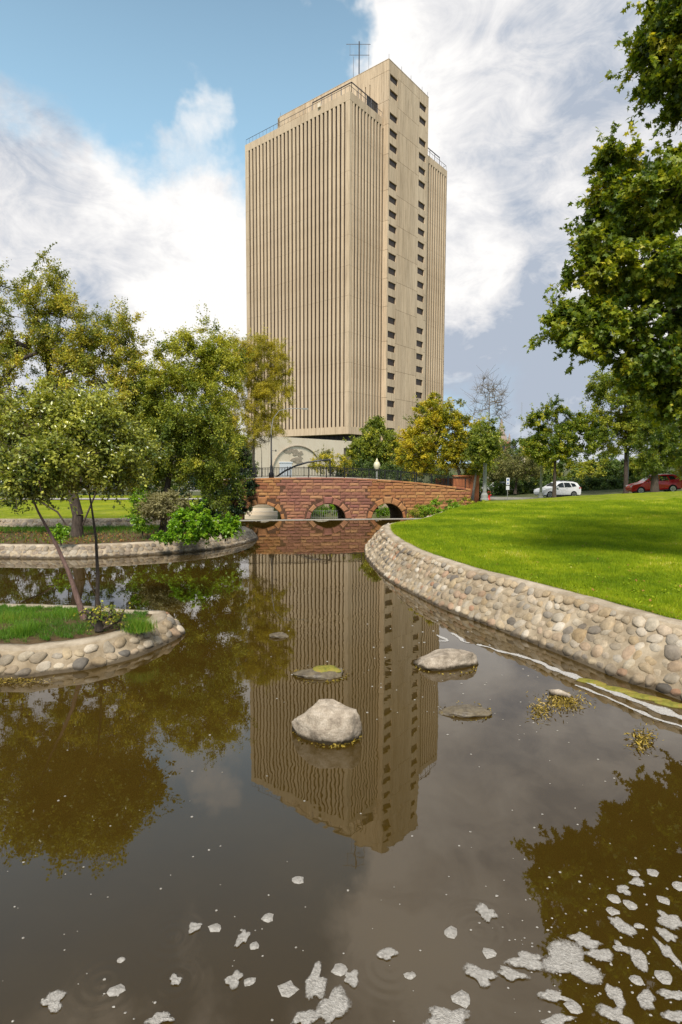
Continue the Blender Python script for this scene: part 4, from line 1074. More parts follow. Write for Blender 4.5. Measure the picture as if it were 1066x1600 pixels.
# iron railing
railing = empty('iron_railing', BA, 'black iron railing with square posts along the top of the sandstone bridge', 'railing')
def rl_pt(s, z, y=.12): return B(s, y, top(s) + .035 + z)
RH = .74
sx = np.linspace(S0, S1, 50)
for nm, z, r in (('top_rail', RH, .026), ('middle_rail', RH - .10, .012), ('bottom_rail', .09, .018)):
    b = MB(); b.tube([rl_pt(s, z) for s in sx], r, 4); b.build(nm, M_black, railing)
mp = MB(); mp.box(-.035, .035, -.035, .035, 0, RH + .07); mp = mp.mesh('post', M_black); mb_ = MB(); mb_.box(-.011, .011, -.011, .011, .08, RH); mb_ = mb_.mesh('baluster', M_black)
s = S0; k = 0
while s < S1:
    link(mp if k % 12 == 0 else mb_, 'post' if k % 12 == 0 else 'baluster', railing, rl_pt(s, 0), (0, 0, BT)); s += .113; k += 1
# rear parapet railing
rr2 = empty('iron_railing', BA, 'far side black railing of the footbridge seen behind the near one', 'railing')
for nm, z, r in (('top_rail', RH, .026), ('bottom_rail', .09, .018)):
    b = MB(); b.tube([rl_pt(s, z, BD - .15) for s in sx], r, 4); b.build(nm, M_black, rr2)
s = S0; k = 0
while s < S1: link(mp if k % 12 == 0 else mb_, 'post' if k % 12 == 0 else 'baluster', rr2, rl_pt(s, 0, BD - .15), (0, 0, BT)); s += .226; k += 2
# weir
wd = (Vector((*WR, 0)) - Vector((*WL, 0))); wn_ = wd.normalized(); wp = Vector((-wn_.y, wn_.x, 0)); wl_ = Vector((*WL, 0))
b = MB(); b.box(0, wd.length, 0, .28, -1.4, .035, lambda x, y, z: wn_ * x + wp * (y + .003) + Vector((0, 0, z))); b.build('weir', M_kerb, loc=wl_, label='low pale concrete weir lip at the end of the pond before the arches', cat='weir')
# channel behind, things seen through the arches
def gz(px, py, Y): return at_Y(px, py, Y)
p = at_Y(408, 812, 53); wb = empty('white_steps', (p.x, p.y, -1.35), 'white concrete steps seen through the left arch of the bridge', 'steps')
for k, (z0, z1, y0, w0) in enumerate(((0, .55, 0, 1.5), (.55, .85, .6, 1.45), (.85, 1.12, 1.3, 1.0))):
    b = MB(); b.box(-w0, w0, y0, y0 + 3 - k * .6, z0, z1 - .01); b.build('step', M_white, wb)
b = MB(); b.box(-9, 12, 0, .4, -1.4, .25, lambda x, y, z: Vector((x, 55 + y, z))); b.build('retaining_wall', M_tan, label='low tan retaining wall of the channel beyond the bridge arches', cat='wall')
fn = empty('iron_fence', (-1.9, 52.6, -1.3), 'small grey iron fence seen through the middle arch', 'fence')
for z in (.35, .95): b = MB(); b.tube([(-2, 0, z), (3.2, 0, z)], .025, 4); b.build('rail', M_post, fn)
for i in range(27): b = MB(); b.box(-.015, .015, -.015, .015, 0, 1.05); b.build('bar', M_post, fn, loc=(-2 + i * .2, 0, 0))

# ------------------------------------------------------------------ trees and plants
def yellow_patch(px, py, Y, rad, amt):
    c = np.array(at_Y(px, py, Y))
    return lambda C: amt * np.exp(-np.sum((C - c) ** 2, axis=1) / rad ** 2)
def tb_left(C):
    z = .04 * np.sin(C[:, 0] * 2) 
    for (x, y, r, a) in ((55, 540, .9, .42), (110, 640, 1.1, .36), (20, 610, .9, .30), (90, 590, .7, .3), (60, 650, 1.1, .25)): z = z + yellow_patch(x, y, 21.5, r, a)(C)
    return z
Yl = 23.5
tb0 = at_z(120, 838, .5); Yl = tb0.y
plant('old_tree', 'large old tree with several dark trunks and partly yellowed crown on the long left island', 'tree',
      [tb0, at_Y(122, 805, Yl), at_Y(112, 765, Yl), at_Y(95, 700, Yl), at_Y(80, 620, Yl), at_Y(70, 520, Yl)],
      [lobe(60, 620, 105, 95, Yl, 2.2), lobe(150, 600, 70, 75, Yl - .5, 1.8), lobe(30, 500, 60, 60, Yl, 1.6), lobe(150, 540, 55, 45, Yl, 1.4), lobe(60, 455, 32, 50, Yl, 1.0), lobe(195, 560, 30, 50, Yl, .9),
       lobe(-90, 560, 110, 110, Yl, 2.5), lobe(90, 470, 18, 60, Yl, .4, 700 / 1500), lobe(205, 520, 16, 30, Yl, .4, .3), lobe(40, 700, 110, 50, Yl + .5, 1.8), lobe(-60, 450, 60, 60, Yl, 1.5), lobe(110, 525, 60, 55, Yl, 1.4), lobe(210, 600, 40, 45, Yl, 1.0), lobe(0, 740, 80, 30, Yl, 1.5)],
      21, 760, 165000, .092, .46, L_left, M_bark, .27, 'oval', step=.45, tintbias=tb_left, twigs=5,
      trunks=[[tb0 + Vector((.1, 0, .1)), at_Y(150, 770, Yl), at_Y(172, 700, Yl), at_Y(180, 620, Yl)], [tb0 + Vector((-.2, 0, .1)), at_Y(90, 800, Yl), at_Y(60, 782, Yl), at_Y(15, 765, Yl - .4), at_Y(-30, 720, Yl)],
              [tb0, at_Y(118, 780, Yl), at_Y(130, 740, Yl), at_Y(128, 660, Yl)]])
# long sprig at the very top left

root_t = bpy.data.objects['old_tree']
P_ = [at_Y(x, y, Yl) for x, y in ((40, 470), (48, 430), (56, 412), (70, 395), (88, 379))]
b = MB(); b.tube([p - root_t.location for p in P_], [.02, .014, .010, .007, .004], 5); b.build('top_sprig', M_bark, root_t)
rg = np.random.default_rng(2); SP = []
for a_, c_ in zip(P_[:-1], P_[1:]):
    for t_ in np.arange(0, 1, .09): SP.append(np.array(a_.lerp(c_, t_)) - np.array(root_t.location))
SP = np.repeat(np.array(SP), 2, axis=0); n_ = len(SP); link(leaves('sprig_leaves', SP + rg.normal(size=(n_, 3)) * .02, rg.normal(size=(n_, 3)) + np.array([0, -.5, .5]), rg.normal(size=(n_, 3)) + np.array([0, 0, .3]), .10 + .04 * rg.random(n_), rg.random(n_) * .5, L_left, 'oval'), 'sprig_leaves', root_t)['kind'] = 'stuff'
# slim tree on the near island
tn = at_z(132, 968, .42); tn2 = at_z(152, 950, .42); Yn = tn2.y
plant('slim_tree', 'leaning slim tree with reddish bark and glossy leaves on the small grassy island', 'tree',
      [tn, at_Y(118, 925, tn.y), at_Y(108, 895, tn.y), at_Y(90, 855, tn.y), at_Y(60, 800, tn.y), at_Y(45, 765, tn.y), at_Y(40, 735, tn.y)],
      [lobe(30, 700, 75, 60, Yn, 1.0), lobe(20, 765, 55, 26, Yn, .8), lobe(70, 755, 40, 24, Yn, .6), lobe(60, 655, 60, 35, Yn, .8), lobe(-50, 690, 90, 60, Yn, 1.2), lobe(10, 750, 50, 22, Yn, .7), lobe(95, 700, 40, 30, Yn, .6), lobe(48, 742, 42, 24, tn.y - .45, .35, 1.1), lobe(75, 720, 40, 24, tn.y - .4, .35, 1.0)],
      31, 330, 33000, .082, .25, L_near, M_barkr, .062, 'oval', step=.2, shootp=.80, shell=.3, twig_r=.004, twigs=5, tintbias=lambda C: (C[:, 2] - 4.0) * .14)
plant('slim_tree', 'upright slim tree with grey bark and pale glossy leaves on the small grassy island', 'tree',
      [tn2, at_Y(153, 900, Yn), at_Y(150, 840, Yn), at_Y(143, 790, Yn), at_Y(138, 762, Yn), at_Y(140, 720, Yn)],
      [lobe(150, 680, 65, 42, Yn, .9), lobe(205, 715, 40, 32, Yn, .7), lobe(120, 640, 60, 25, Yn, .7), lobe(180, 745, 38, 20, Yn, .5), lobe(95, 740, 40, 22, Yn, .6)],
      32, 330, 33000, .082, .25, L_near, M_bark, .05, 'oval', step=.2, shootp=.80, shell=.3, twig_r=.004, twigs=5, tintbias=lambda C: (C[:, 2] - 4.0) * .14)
# stumps and suckers at their foot
tp = at_z(155, 985, .42)
plant('cut_stump', 'dark cut stump with leafy suckers between the two slim trunks', 'stump', [tp, tp + Vector((.0, 0, .18)), tp + Vector((.02, 0, .3))],
      [(tp.x, tp.y, tp.z + .3, .38, .25, .2), (tp.x + .3, tp.y, tp.z + .3, .15, .15, .2)], 33, 22, 420, .06, .14, L_left, M_bark, .09, 'oval', step=.1, twig_r=.005,
      trunks=[[tp, tp + Vector((.42, 0, .2)), tp + Vector((.5, 0, .42))], [tp, tp + Vector((-.3, .1, .25))], [tp, tp + Vector((.22, .1, .3))]])
# trees at the right end of the long island
ti = at_z(250, 815, .5)
ti = Vector((-8.0, 25.6, .5)); Yi = 26.0
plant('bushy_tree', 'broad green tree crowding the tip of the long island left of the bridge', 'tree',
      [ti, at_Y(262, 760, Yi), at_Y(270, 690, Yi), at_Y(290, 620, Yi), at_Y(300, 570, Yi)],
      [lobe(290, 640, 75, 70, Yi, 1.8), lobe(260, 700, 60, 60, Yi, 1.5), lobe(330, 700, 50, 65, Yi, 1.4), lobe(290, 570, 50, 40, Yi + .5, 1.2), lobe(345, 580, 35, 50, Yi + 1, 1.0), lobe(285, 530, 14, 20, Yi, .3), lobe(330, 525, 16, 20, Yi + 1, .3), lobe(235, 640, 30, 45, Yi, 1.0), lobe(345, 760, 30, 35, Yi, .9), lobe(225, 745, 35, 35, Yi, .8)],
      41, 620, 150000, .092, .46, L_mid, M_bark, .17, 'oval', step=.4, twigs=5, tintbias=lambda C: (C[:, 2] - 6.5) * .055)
Yw = 45
tw_ = Vector((at_Y(395, 745, Yw).x, Yw + 3.4, .6))
plant('willow_tree', 'airy yellow green tree against the left side of the tower behind the bridge end', 'tree',
      [tw_, at_Y(396, 720, Yw + 2), at_Y(398, 660, Yw + 1), at_Y(402, 600, Yw), at_Y(404, 560, Yw)],
      [lobe(412, 580, 32, 48, Yw, 1.6), lobe(385, 600, 30, 60, Yw, 1.6), lobe(425, 630, 28, 36, Yw, 1.4), lobe(380, 660, 40, 40, Yw, 1.8), lobe(365, 560, 25, 30, Yw, 1.2), lobe(445, 600, 12, 24, Yw, .7), lobe(422, 668, 24, 18, Yw, 1.0), lobe(400, 545, 26, 18, Yw, 1.0), lobe(432, 560, 16, 26, Yw, .8)],
      42, 480, 120000, .13, .5, L_willow, M_barkg, .16, 'slim', step=.6, up=1.6, shell=.3)
pg = Vector((at_Y(409, 742, 46.5).x, 46.5, 2.2))
plant('dead_tree', 'small grey leafless tree beside the black lamp post on the bridge', 'tree', [pg, at_Y(409, 705, 46.5), at_Y(406, 692, 46.5)],
      [lobe(413, 678, 20, 14, 46.5, .9), lobe(398, 688, 14, 10, 46.5, .6), lobe(385, 700, 12, 10, 46.5, .5)], 43, 110, 2600, .07, .4, L_grey, M_barkg, .05, 'slim', step=.3, twig_r=.008, twigs=7)
# ivy over the bridge's left end
pi_ = Vector((-8.0, 41.3, 0.1))
plant('ivy', 'dark ivy mass hanging over the left end of the sandstone bridge', 'ivy', [pi_, pi_ + Vector((0, .2, 1)), pi_ + Vector((.2, .3, 2))],
      [lobe(372, 775, 24, 32, 42.0, .9), lobe(345, 770, 30, 36, 41.5, 1.2), lobe(385, 758, 15, 15, 42.2, .5), lobe(350, 800, 28, 14, 41, 1.0), lobe(310, 770, 30, 36, 41, 1.5)],
      44, 190, 26000, .12, .35, L_ivy, M_bark, .08, 'lobe', step=.4, shell=.6, stand='stem')
def bush(name, label, px, py, rx, ry, Y, z0, seed, mat, n, ls, cl=.2, nc=70, shape='oval', cat='shrub', group=None, dy=None, up=.6):
    c = at_Y(px, py, Y); g = Vector((c.x, Y, z0)); s = Y / FOC; h = c.z - z0
    lb = [(c.x, Y, c.z, rx * s, dy or rx * s, ry * s), (c.x - rx * s * .5, Y, c.z - ry * s * .3, rx * s * .6, (dy or rx * s) * .6, ry * s * .7), (c.x + rx * s * .5, Y, c.z - ry * s * .3, rx * s * .6, (dy or rx * s) * .6, ry * s * .7)]
    return plant(name, label, cat, [g, g.lerp(c, .5), c], lb, seed, nc, n, ls, cl, mat, M_bark, .03, shape, group, step=.15, twig_r=.004, shell=.5, stand='stem', up=up)
bush('leafy_shrub', 'bright lime green shrub with large leaves on the tip of the long island', 302, 818, 32, 27, 23.6, .5, 51, L_lime, 5200, .13, .2, 90, 'lobe')
bush('leafy_shrub', 'smaller lime shrub at the very end of the long island nearest the bridge', 352, 822, 20, 16, 24.0, .5, 52, L_lime, 2600, .12, .16, 60, 'lobe')
bush('leafy_shrub', 'low green shrub spilling onto the stone rim in front of the mulch', 258, 838, 18, 9, 23.0, .45, 53, L_lime, 1300, .10, .12, 40, 'lobe')
bush('leafy_shrub', 'pale green sapling in the gap left of the feathery grey bush', 222, 795, 18, 35, 25, .5, 54, L_lime, 2600, .1, .2, 60, 'oval')
bush('feathery_shrub', 'grey green feathery shrub beside the lime shrub on the long island', 258, 790, 32, 18, 24.5, .6, 55, L_grey, 7000, .16, .25, 90, 'slim', up=1.2)
bush('leafy_shrub', 'small sprouting plant at the foot of the old tree', 95, 832, 12, 12, 22.6, .5, 56, L_lime, 700, .1, .14, 30, 'lobe')
# behind the bridge
def tree(name, label, px, base_py, Y, lobes, seed, nc, n, ls, cl, lm, bm, r0, shape='oval', zb=None, step=.6, **kw):
    g = at_Y(px, base_py, Y); g.z = zb if zb is not None else g.z; top_ = Vector((lobes[0][0], lobes[0][1], lobes[0][2])); top_.z += lobes[0][5] * .3
    mid = g.lerp(top_, .45); mid.x = g.x + (top_.x - g.x) * .3
    return plant(name, label, 'tree', [g, mid, top_], lobes, seed, nc, n, ls, cl, lm, bm, r0, shape, step=step, **kw)
Yd = 66
tree('dark_tree', 'dark green rounded tree at the foot of the tower behind the cream lamp globe', 588, 760, Yd, [lobe(588, 695, 34, 30, Yd), lobe(568, 712, 22, 26, Yd), lobe(612, 715, 24, 28, Yd), lobe(585, 665, 14, 12, Yd)], 61, 240, 42000, .19, .55, L_mid, M_bark, .25, zb=.1, tintbias=lambda C: -.12 + 0 * C[:, 0])
Yv = 58
bush('yellow_shrub', 'yellow green shrub rising behind the middle of the bridge railing', 517, 722, 32, 15, Yv, .1, 62, L_yell, 6500, .13, .4, 90, 'oval')
bush('yellow_shrub', 'pale tufted shrub top left of the big yellow green shrub', 505, 708, 12, 9, Yv + 1, .1, 63, L_oliv, 1500, .12, .3, 30, 'oval')
bush('leafy_shrub', 'dark hedge foliage just behind the right half of the railing', 640, 740, 60, 18, Yv, .1, 64, L_dark, 12000, .15, .4, 140, 'oval')
bush('leafy_shrub', 'dark shrub foliage behind the railing under the dark rounded tree', 555, 735, 40, 16, Yv + 2, .1, 65, L_dark, 7000, .15, .4, 90, 'oval')
Ym = 49.5
tmz = 1.15
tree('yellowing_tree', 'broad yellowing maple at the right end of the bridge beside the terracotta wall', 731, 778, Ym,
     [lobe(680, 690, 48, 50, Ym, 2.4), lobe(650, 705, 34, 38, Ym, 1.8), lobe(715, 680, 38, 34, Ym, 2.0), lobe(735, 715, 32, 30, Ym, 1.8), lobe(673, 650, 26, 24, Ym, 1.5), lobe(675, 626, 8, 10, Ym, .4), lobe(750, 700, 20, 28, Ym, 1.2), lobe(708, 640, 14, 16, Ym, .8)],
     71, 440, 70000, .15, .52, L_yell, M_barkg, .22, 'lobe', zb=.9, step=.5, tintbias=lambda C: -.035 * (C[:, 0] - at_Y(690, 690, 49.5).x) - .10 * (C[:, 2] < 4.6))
tree('bent_tree', 'greener two stemmed tree leaning beside the yellowing maple and the grey lamp post', 738, 778, 47.5,
     [lobe(760, 680, 20, 26, 47.5, 1.3), lobe(748, 715, 22, 24, 47.5, 1.2), lobe(758, 700, 22, 20, 43.5, .7, 3.0)], 72, 190, 26000, .14, .45, L_mid, M_barkg, .12, 'lobe', zb=.95, tintbias=lambda C: -.2 + 0 * C[:, 0])
# bare tree, spire, far trees on the right
Yb = 85
tree('bare_tree', 'leafless grey tree standing above the yellowing maple against the sky', 762, 760, Yb, [lobe(765, 620, 26, 26, Yb, 2.2), lobe(762, 600, 12, 14, Yb, 1.2), lobe(745, 650, 14, 12, Yb, 1.4), lobe(785, 645, 12, 12, Yb, 1.3)], 73, 130, 0, .1, 1.1, L_dark, M_barkg, .22, zb=.1, twig_r=.025, step=.8)
def far_tree(label, px, Y, lb, seed, mat, n=9000, nc=110, r=.2, ls=.2, base=772, bark=M_bark, name='tree', zb=None, **kw):
    z = zb if zb is not None else far_z(at_Y(px, 770, Y).x) + .2
    return tree(name, label, px, base, Y, [lobe(*l, Y) for l in lb], seed, nc, n, ls, .6, mat, bark, r, zb=z, **kw)
far_tree('olive green tree behind the first grey lamp post below the church spire', 775, 75, [(778, 725, 26, 24), (765, 740, 16, 20)], 81, L_oliv, name='olive_tree')
far_tree('grey olive spreading tree with thin trunk behind the blue and white sign', 805, 70, [(812, 728, 30, 16), (795, 735, 22, 14), (828, 735, 18, 12)], 82, L_oliv, 11000, 120, .18, .17, name='olive_tree')
far_tree('dark tree behind the olive trees right of the church spire', 808, 92, [(812, 705, 22, 20), (795, 715, 22, 24), (830, 712, 16, 18)], 83, L_dark, 10000, name='dark_tree')
far_tree('yellowing tree in the gap between the olive trees and the spreading tree', 840, 88, [(830, 705, 14, 16), (842, 720, 18, 24)], 84, L_yell, 6000, name='yellowing_tree')
tb5 = lawn_hit(866, 776) 
Y5 = 54
tree('spreading_tree', 'open spreading green tree with dark trunk in front of the white car', 866, 776, Y5,
     [lobe(868, 690, 34, 28, Y5, 1.8), lobe(838, 700, 24, 18, Y5, 1.4), lobe(900, 690, 34, 26, Y5, 1.8), lobe(880, 655, 14, 20, Y5, .8), lobe(868, 632, 7, 9, Y5, .4), lobe(850, 645, 10, 10, Y5, .6), lobe(915, 665, 22, 16, Y5, 1.1), lobe(868, 720, 30, 14, Y5, 1.4), lobe(842, 660, 18, 14, Y5, .9)],
     91, 300, 42000, .16, .5, L_maple, M_bark, .20, 'lobe', zb=lawn_z(at_Y(866, 776, Y5).x, Y5) - .05, tintbias=lambda C: -.06 + 0 * C[:, 0])
Y6 = 46
tree('tall_tree', 'layered green tree between the spreading tree and the cypress like tree', 978, 771, Y6 + 14,
     [lobe(975, 620, 45, 45, Y6 + 14, 3), lobe(960, 680, 40, 30, Y6 + 14, 2.5), lobe(1000, 590, 40, 40, Y6 + 14, 3), lobe(945, 600, 22, 22, Y6 + 14, 1.6), lobe(1000, 660, 34, 40, Y6 + 14, 2.5)],
     92, 360, 50000, .2, .7, L_mid, M_bark, .25, 'lobe', tintbias=lambda C: -.08 + 0 * C[:, 0])
Y7 = 50
tree('conifer_like_tree', 'dense dark columnar tree with a stout trunk in front of the red car', 1023, 770, Y7,
     [lobe(1022, 690, 26, 42, Y7, 1.7), lobe(1035, 655, 34, 40, Y7, 2.0), lobe(1015, 722, 18, 26, Y7, 1.2), lobe(1052, 700, 22, 32, Y7, 1.4), lobe(1060, 640, 24, 30, Y7, 1.4)],
     93, 340, 56000, .18, .45, L_maple, M_bark, .34, 'slim', zb=lawn_z(at_Y(1023, 770, Y7).x, Y7) - .05, tintbias=lambda C: -.12 + .0 * C[:, 0])
far_tree('yellow green tree at the right picture edge beside the red car', 1075, 53, [(1060, 700, 26, 26), (1085, 710, 30, 40), (1050, 690, 12, 14)], 94, L_yell, 9000, name='yellowing_tree', zb=2.5, tintbias=lambda C: -.15 + 0 * C[:, 0])
# dark hedge of trees behind the street
HG = 'dark trees in a row behind the street'
for k, (px, py, rx, ry, Y, m, lab) in enumerate(((770, 752, 30, 24, 82, L_dark, 'dark bushy tree behind the red hydrant and the first lamp post'),
        (815, 750, 34, 26, 80, L_dark, 'dark bushy tree behind the olive tree trunks'), (880, 748, 34, 26, 78, L_dark, 'dark bushy tree behind the roof of the white car'), (925, 742, 34, 26, 75, L_mid, 'green rounded tree just right of the white car'),
        (945, 728, 20, 22, 78, L_dark, 'taller dark tree top between the white car and the thin lamp pole'), (968, 745, 26, 24, 73, L_dark, 'dark rounded tree at the foot of the thin lamp pole'), (1000, 740, 26, 24, 71, L_mid, 'green tree directly above the bonnet of the red car'),
        (1060, 742, 40, 30, 68, L_dark, 'dark tree behind the tail of the red car'), (848, 742, 24, 26, 80, L_mid, 'green tree behind the second grey lamp post'))):
    far_tree(lab, px, Y, [(px, py, rx, ry), (px - rx * .5, py + 14, rx * .7, ry * .8), (px + rx * .5, py + 14, rx * .7, ry * .8)], 100 + k, m, 14000, 90, .2, .24, name='bushy_tree')
for k, px in enumerate(range(765, 1090, 36)):
    yy = 74 - (px - 765) * .028; bush('hedge_shrub', 'low dark hedge shrub behind the street, ' + ('first', 'second', 'third', 'fourth', 'fifth', 'sixth', 'seventh', 'eighth', 'ninth', 'tenth')[k] + ' from the lamp post by the bridge', px, 766 - k * 1.3, 24, 14, yy, far_z(at_Y(px, 760, yy).x) - .1, 170 + k, L_dark, 5200, .2, .45, 70, 'oval', group='hedge shrubs behind the street')
# dark backdrop trees on the left shore
for k, (px, py, rx, ry, Y, lab) in enumerate(((20, 690, 64, 90, 58, 'dark tree far left behind the back lawn'), (110, 688, 64, 92, 60, 'dark tree behind the old tree on the back lawn'), (190, 690, 54, 88, 62, 'dark tree behind the gap between the island trees'),
        (255, 690, 50, 84, 64, 'dark tree behind the bushy island tree'), (325, 700, 44, 76, 62, 'dark tree left of the bridge behind the ivy'), (-60, 680, 74, 96, 60, 'dark tree beyond the left edge of the back lawn'), (372, 720, 24, 30, 66, 'dark green tree low behind the airy yellow green tree'))):
    far_tree(lab, px, Y, [(px, py, rx, ry), (px - rx * .5, py + 12, rx * .6, ry * .8), (px + rx * .5, py + 12, rx * .6, ry * .8)], 120 + k, L_dark, 19000, 190, .25, .24, name='dark_tree', zb=.6)
# shrubs by the right bridge end
bush('leafy_shrub', 'variegated low shrub spreading below the right end of the bridge', 690, 797, 36, 15, 41.5, .4, 140, L_lime, 9000, .10, .2, 130, 'oval', dy=1.6)
bush('leafy_shrub', 'darker low foliage between the bridge wall and the spreading variegated shrub', 662, 802, 22, 12, 42.0, .1, 141, L_mid, 4200, .10, .2, 80, 'oval')
bush('leafy_shrub', 'dark green end of the shrubbery beside the terracotta wall', 728, 790, 20, 11, 43, .7, 142, L_mid, 3600, .10, .2, 70, 'oval')
bush('leafy_shrub', 'low green shrub behind the base of the first grey lamp post', 752, 768, 12, 14, 52, .6, 143, L_dark, 2500, .12, .2, 50, 'oval')
bush('round_shrub', 'round yellow green shrub seen through the right arch', 595, 800, 13, 14, 54, -1.3, 144, L_lime, 3000, .12, .2, 60)
bush('leafy_shrub', 'green hedge seen behind the fence through the middle arch', 508, 793, 26, 13, 54.4, -1.0, 145, L_lime, 5000, .12, .25, 90)
bush('leafy_shrub', 'yellow green foliage above the white steps through the left arch', 405, 786, 20, 6, 57, -.2, 146, L_lime, 2500, .12, .25, 50)
# big maple at the right, trunk outside the frame
Yt = 14.5
mt = Vector((14.2, 17.5, 1.0))
plant('maple_tree', 'tall maple with dense lobed leaves overhanging the right side of the pond', 'tree',
      [mt, mt + Vector((-.1, 0, 3)), mt + Vector((-.5, -.4, 7)), mt + Vector((-1, -.5, 11)), mt + Vector((-1.4, -.5, 15))],
      [lobe(1000, 430, 80, 42, Yt, 1.5), lobe(930, 515, 62, 34, Yt, 1.0), lobe(1000, 330, 66, 38, Yt, 1.3), lobe(1045, 520, 60, 44, Yt, 1.4), lobe(1062, 60, 48, 60, Yt, 1.2), lobe(1062, 140, 40, 30, Yt, .9), lobe(1060, 282, 50, 26, Yt, 1.2), lobe(975, 258, 38, 15, Yt, .6),
       lobe(905, 420, 26, 22, Yt, .5), lobe(885, 500, 20, 14, Yt, .4), lobe(1035, 25, 18, 25, Yt, .4), lobe(945, 385, 36, 24, Yt, .6), lobe(950, 300, 24, 14, Yt, .4), lobe(1010, 585, 46, 30, Yt, .8), lobe(1060, 620, 40, 30, Yt, .8),
       lobe(1160, 420, 90, 110, Yt, 1.6, 1.4), lobe(1190, 190, 80, 110, Yt, 1.5, .9), lobe(1140, -60, 80, 110, Yt, 1.4, 1.0), lobe(1130, 620, 80, 60, Yt, 1.3, .8), lobe(1280, 300, 150, 260, Yt + 3, 3.0, 1.5)],
      150, 1050, 135000, .125, .32, L_maple, M_bark, .32, 'maple', step=.5, twigs=5, tintbias=lambda C: -.02 - .04 * (C[:, 0] - 7), droop=.35, shell=.3, shootp=.86)

# ------------------------------------------------------------------ street furniture, cars, far things
def post_lamp(px, py, Y, ht, label, globe=True, z=None, rb=.16):
    g = at_Y(px, py, Y); g.z = z if z is not None else g.z
    r = empty('street_lamp', g, label, 'street lamp', 'grey fluted park lamps')
    b = MB(); b.lathe([(rb * 2.0, 0), (rb * 2.0, .12), (rb * 1.75, .16), (rb * 1.7, .42), (rb * 1.2, .55), (rb * 1.05, .62)], 12); b.build('base', M_post, r)
    b = MB(); k = 16; rr = [(rb, .6), (rb * .72, ht - .2)]
    for a in range(k):
        pass
    b.lathe([(rb, .6), (rb * .98, .7), (rb * .72, ht - .25), (rb * .95, ht - .2), (rb * .95, ht - .1)], 16); b.build('shaft', M_post, r, True)
    b = MB(); b.lathe([(.05, ht - .1), (.19, ht), (.24, ht + .2), (.22, ht + .38), (.12, ht + .5)], 14); b.build('globe', M_lampg, r, True)
    b = MB(); b.lathe([(.14, ht + .5), (.06, ht + .6), (.03, ht + .72), (.005, ht + .8)], 10); b.build('cap', M_post, r, True)
    return r
post_lamp(757, 783, 44.5, 4.3, 'grey fluted lamp post standing on the lawn beside the terracotta wall', z=lawn_z(at_Y(757, 783, 44.5).x, 44.5) - .03)
post_lamp(845, 776, 56, 3.6, 'grey fluted lamp post standing in front of the bonnet of the white car', z=lawn_z(at_Y(845, 776, 55).x, 55, .75) - .03, rb=.13)
# cream globe lamp behind the bridge railing
g = at_Y(589, 745, 50); g.z = 0
r = empty('street_lamp', g, 'cream acorn globe lamp rising just behind the bridge railing', 'street lamp')
zt = at_Y(589, 734, 50).z
b = MB(); b.lathe([(.14, 0), (.12, .4), (.08, .5), (.07, zt - .1)], 12); b.build('shaft', M_post, r, True)
b = MB(); b.lathe([(.10, zt - .1), (.15, zt), (.27, zt + .22), (.29, zt + .42), (.22, zt + .62), (.12, zt + .72)], 16); b.build('globe', M_lampg, r, True)
b = MB(); b.lathe([(.13, zt + .72), (.10, zt + .82), (.03, zt + .95), (.01, zt + 1.02)], 10); b.build('cap', M_lampg, r, True)
# black post with a curved arm on the bridge
g = BA + B(-4.15, .55, top(-4.15)); zb_ = g.z
r = empty('street_lamp', g, 'tall black lamp post with long curved arm at the left end of the bridge', 'street lamp')
b = MB(); b.lathe([(.20, 0), (.20, .35), (.13, .45), (.10, .9), (.065, 1.0), (.05, 3.2)], 10); b.build('shaft', M_black, r, True)
b = MB(); b.tube([(0, 0, 3.2), (.0, 0, 3.6), (.15, 0, 4.4), (.6, 0, 5.0), (1.3, 0, 5.15), (2.4, 0, 5.15)], .028, 6); b.build('arm', M_post, r)
b = MB(); b.box(2.3, 2.75, -.08, .08, 5.08, 5.18); b.build('lamp_head', M_post, r)
b = MB(); b.tube([(0, 0, 2.05), (.32, 0, 2.05)], .02, 5); b.lathe([(.03, 1.98), (.05, 2.05), (.03, 2.12)], 8, (.34, 0, 0)); b.build('bracket', M_black, r)
# dark curved tube
g = at_Y(432, 745, 48.5); P = [at_Y(x, y, 48.5) - g for x, y in ((428, 748), (445, 736), (462, 728), (480, 722.5), (500, 719.5), (516, 718.5))]
r = empty('curved_handrail', g, 'thick dark curved steel rail sweeping up behind the bridge railing', 'handrail')
b = MB(); b.tube([tuple(p) for p in P], .075, 8); b.build('tube', M_dark, r, True)
b = MB(); b.tube([tuple(P[-1]), tuple(P[-1] + Vector((0, 0, -3.5)))], .06, 6); b.build('support', M_dark, r)
# terracotta wall
g = at_Y(738, 778, 47.8); r = empty('garden_wall', (g.x, 48.2, .6), 'reddish terracotta wall block at the right end of the bridge', 'wall')
b = MB(); b.box(-1.5, .55, 0, .5, 0, 2.25); b.build('wall_panel', M_terra, r)
b = MB(); b.box(-.02, .62, -.12, -.02, -.3, 2.3); b.build('pier', M_terra, r)
b = MB(); b.box(-1.55, .65, -.18, .55, 2.31, 2.39); b.build('coping', M_terra, r)
g = at_Y(700, 745, 50); r = empty('garden_wall', (g.x, 50.5, .5), 'long orange wall seen through the bars at the right end of the railing', 'wall')
for k in range(7): b = MB(); b.box(-.95 + k * .42, -.57 + k * .42, 0, .3, 0, 2.2); b.build('board', M_terra, r)

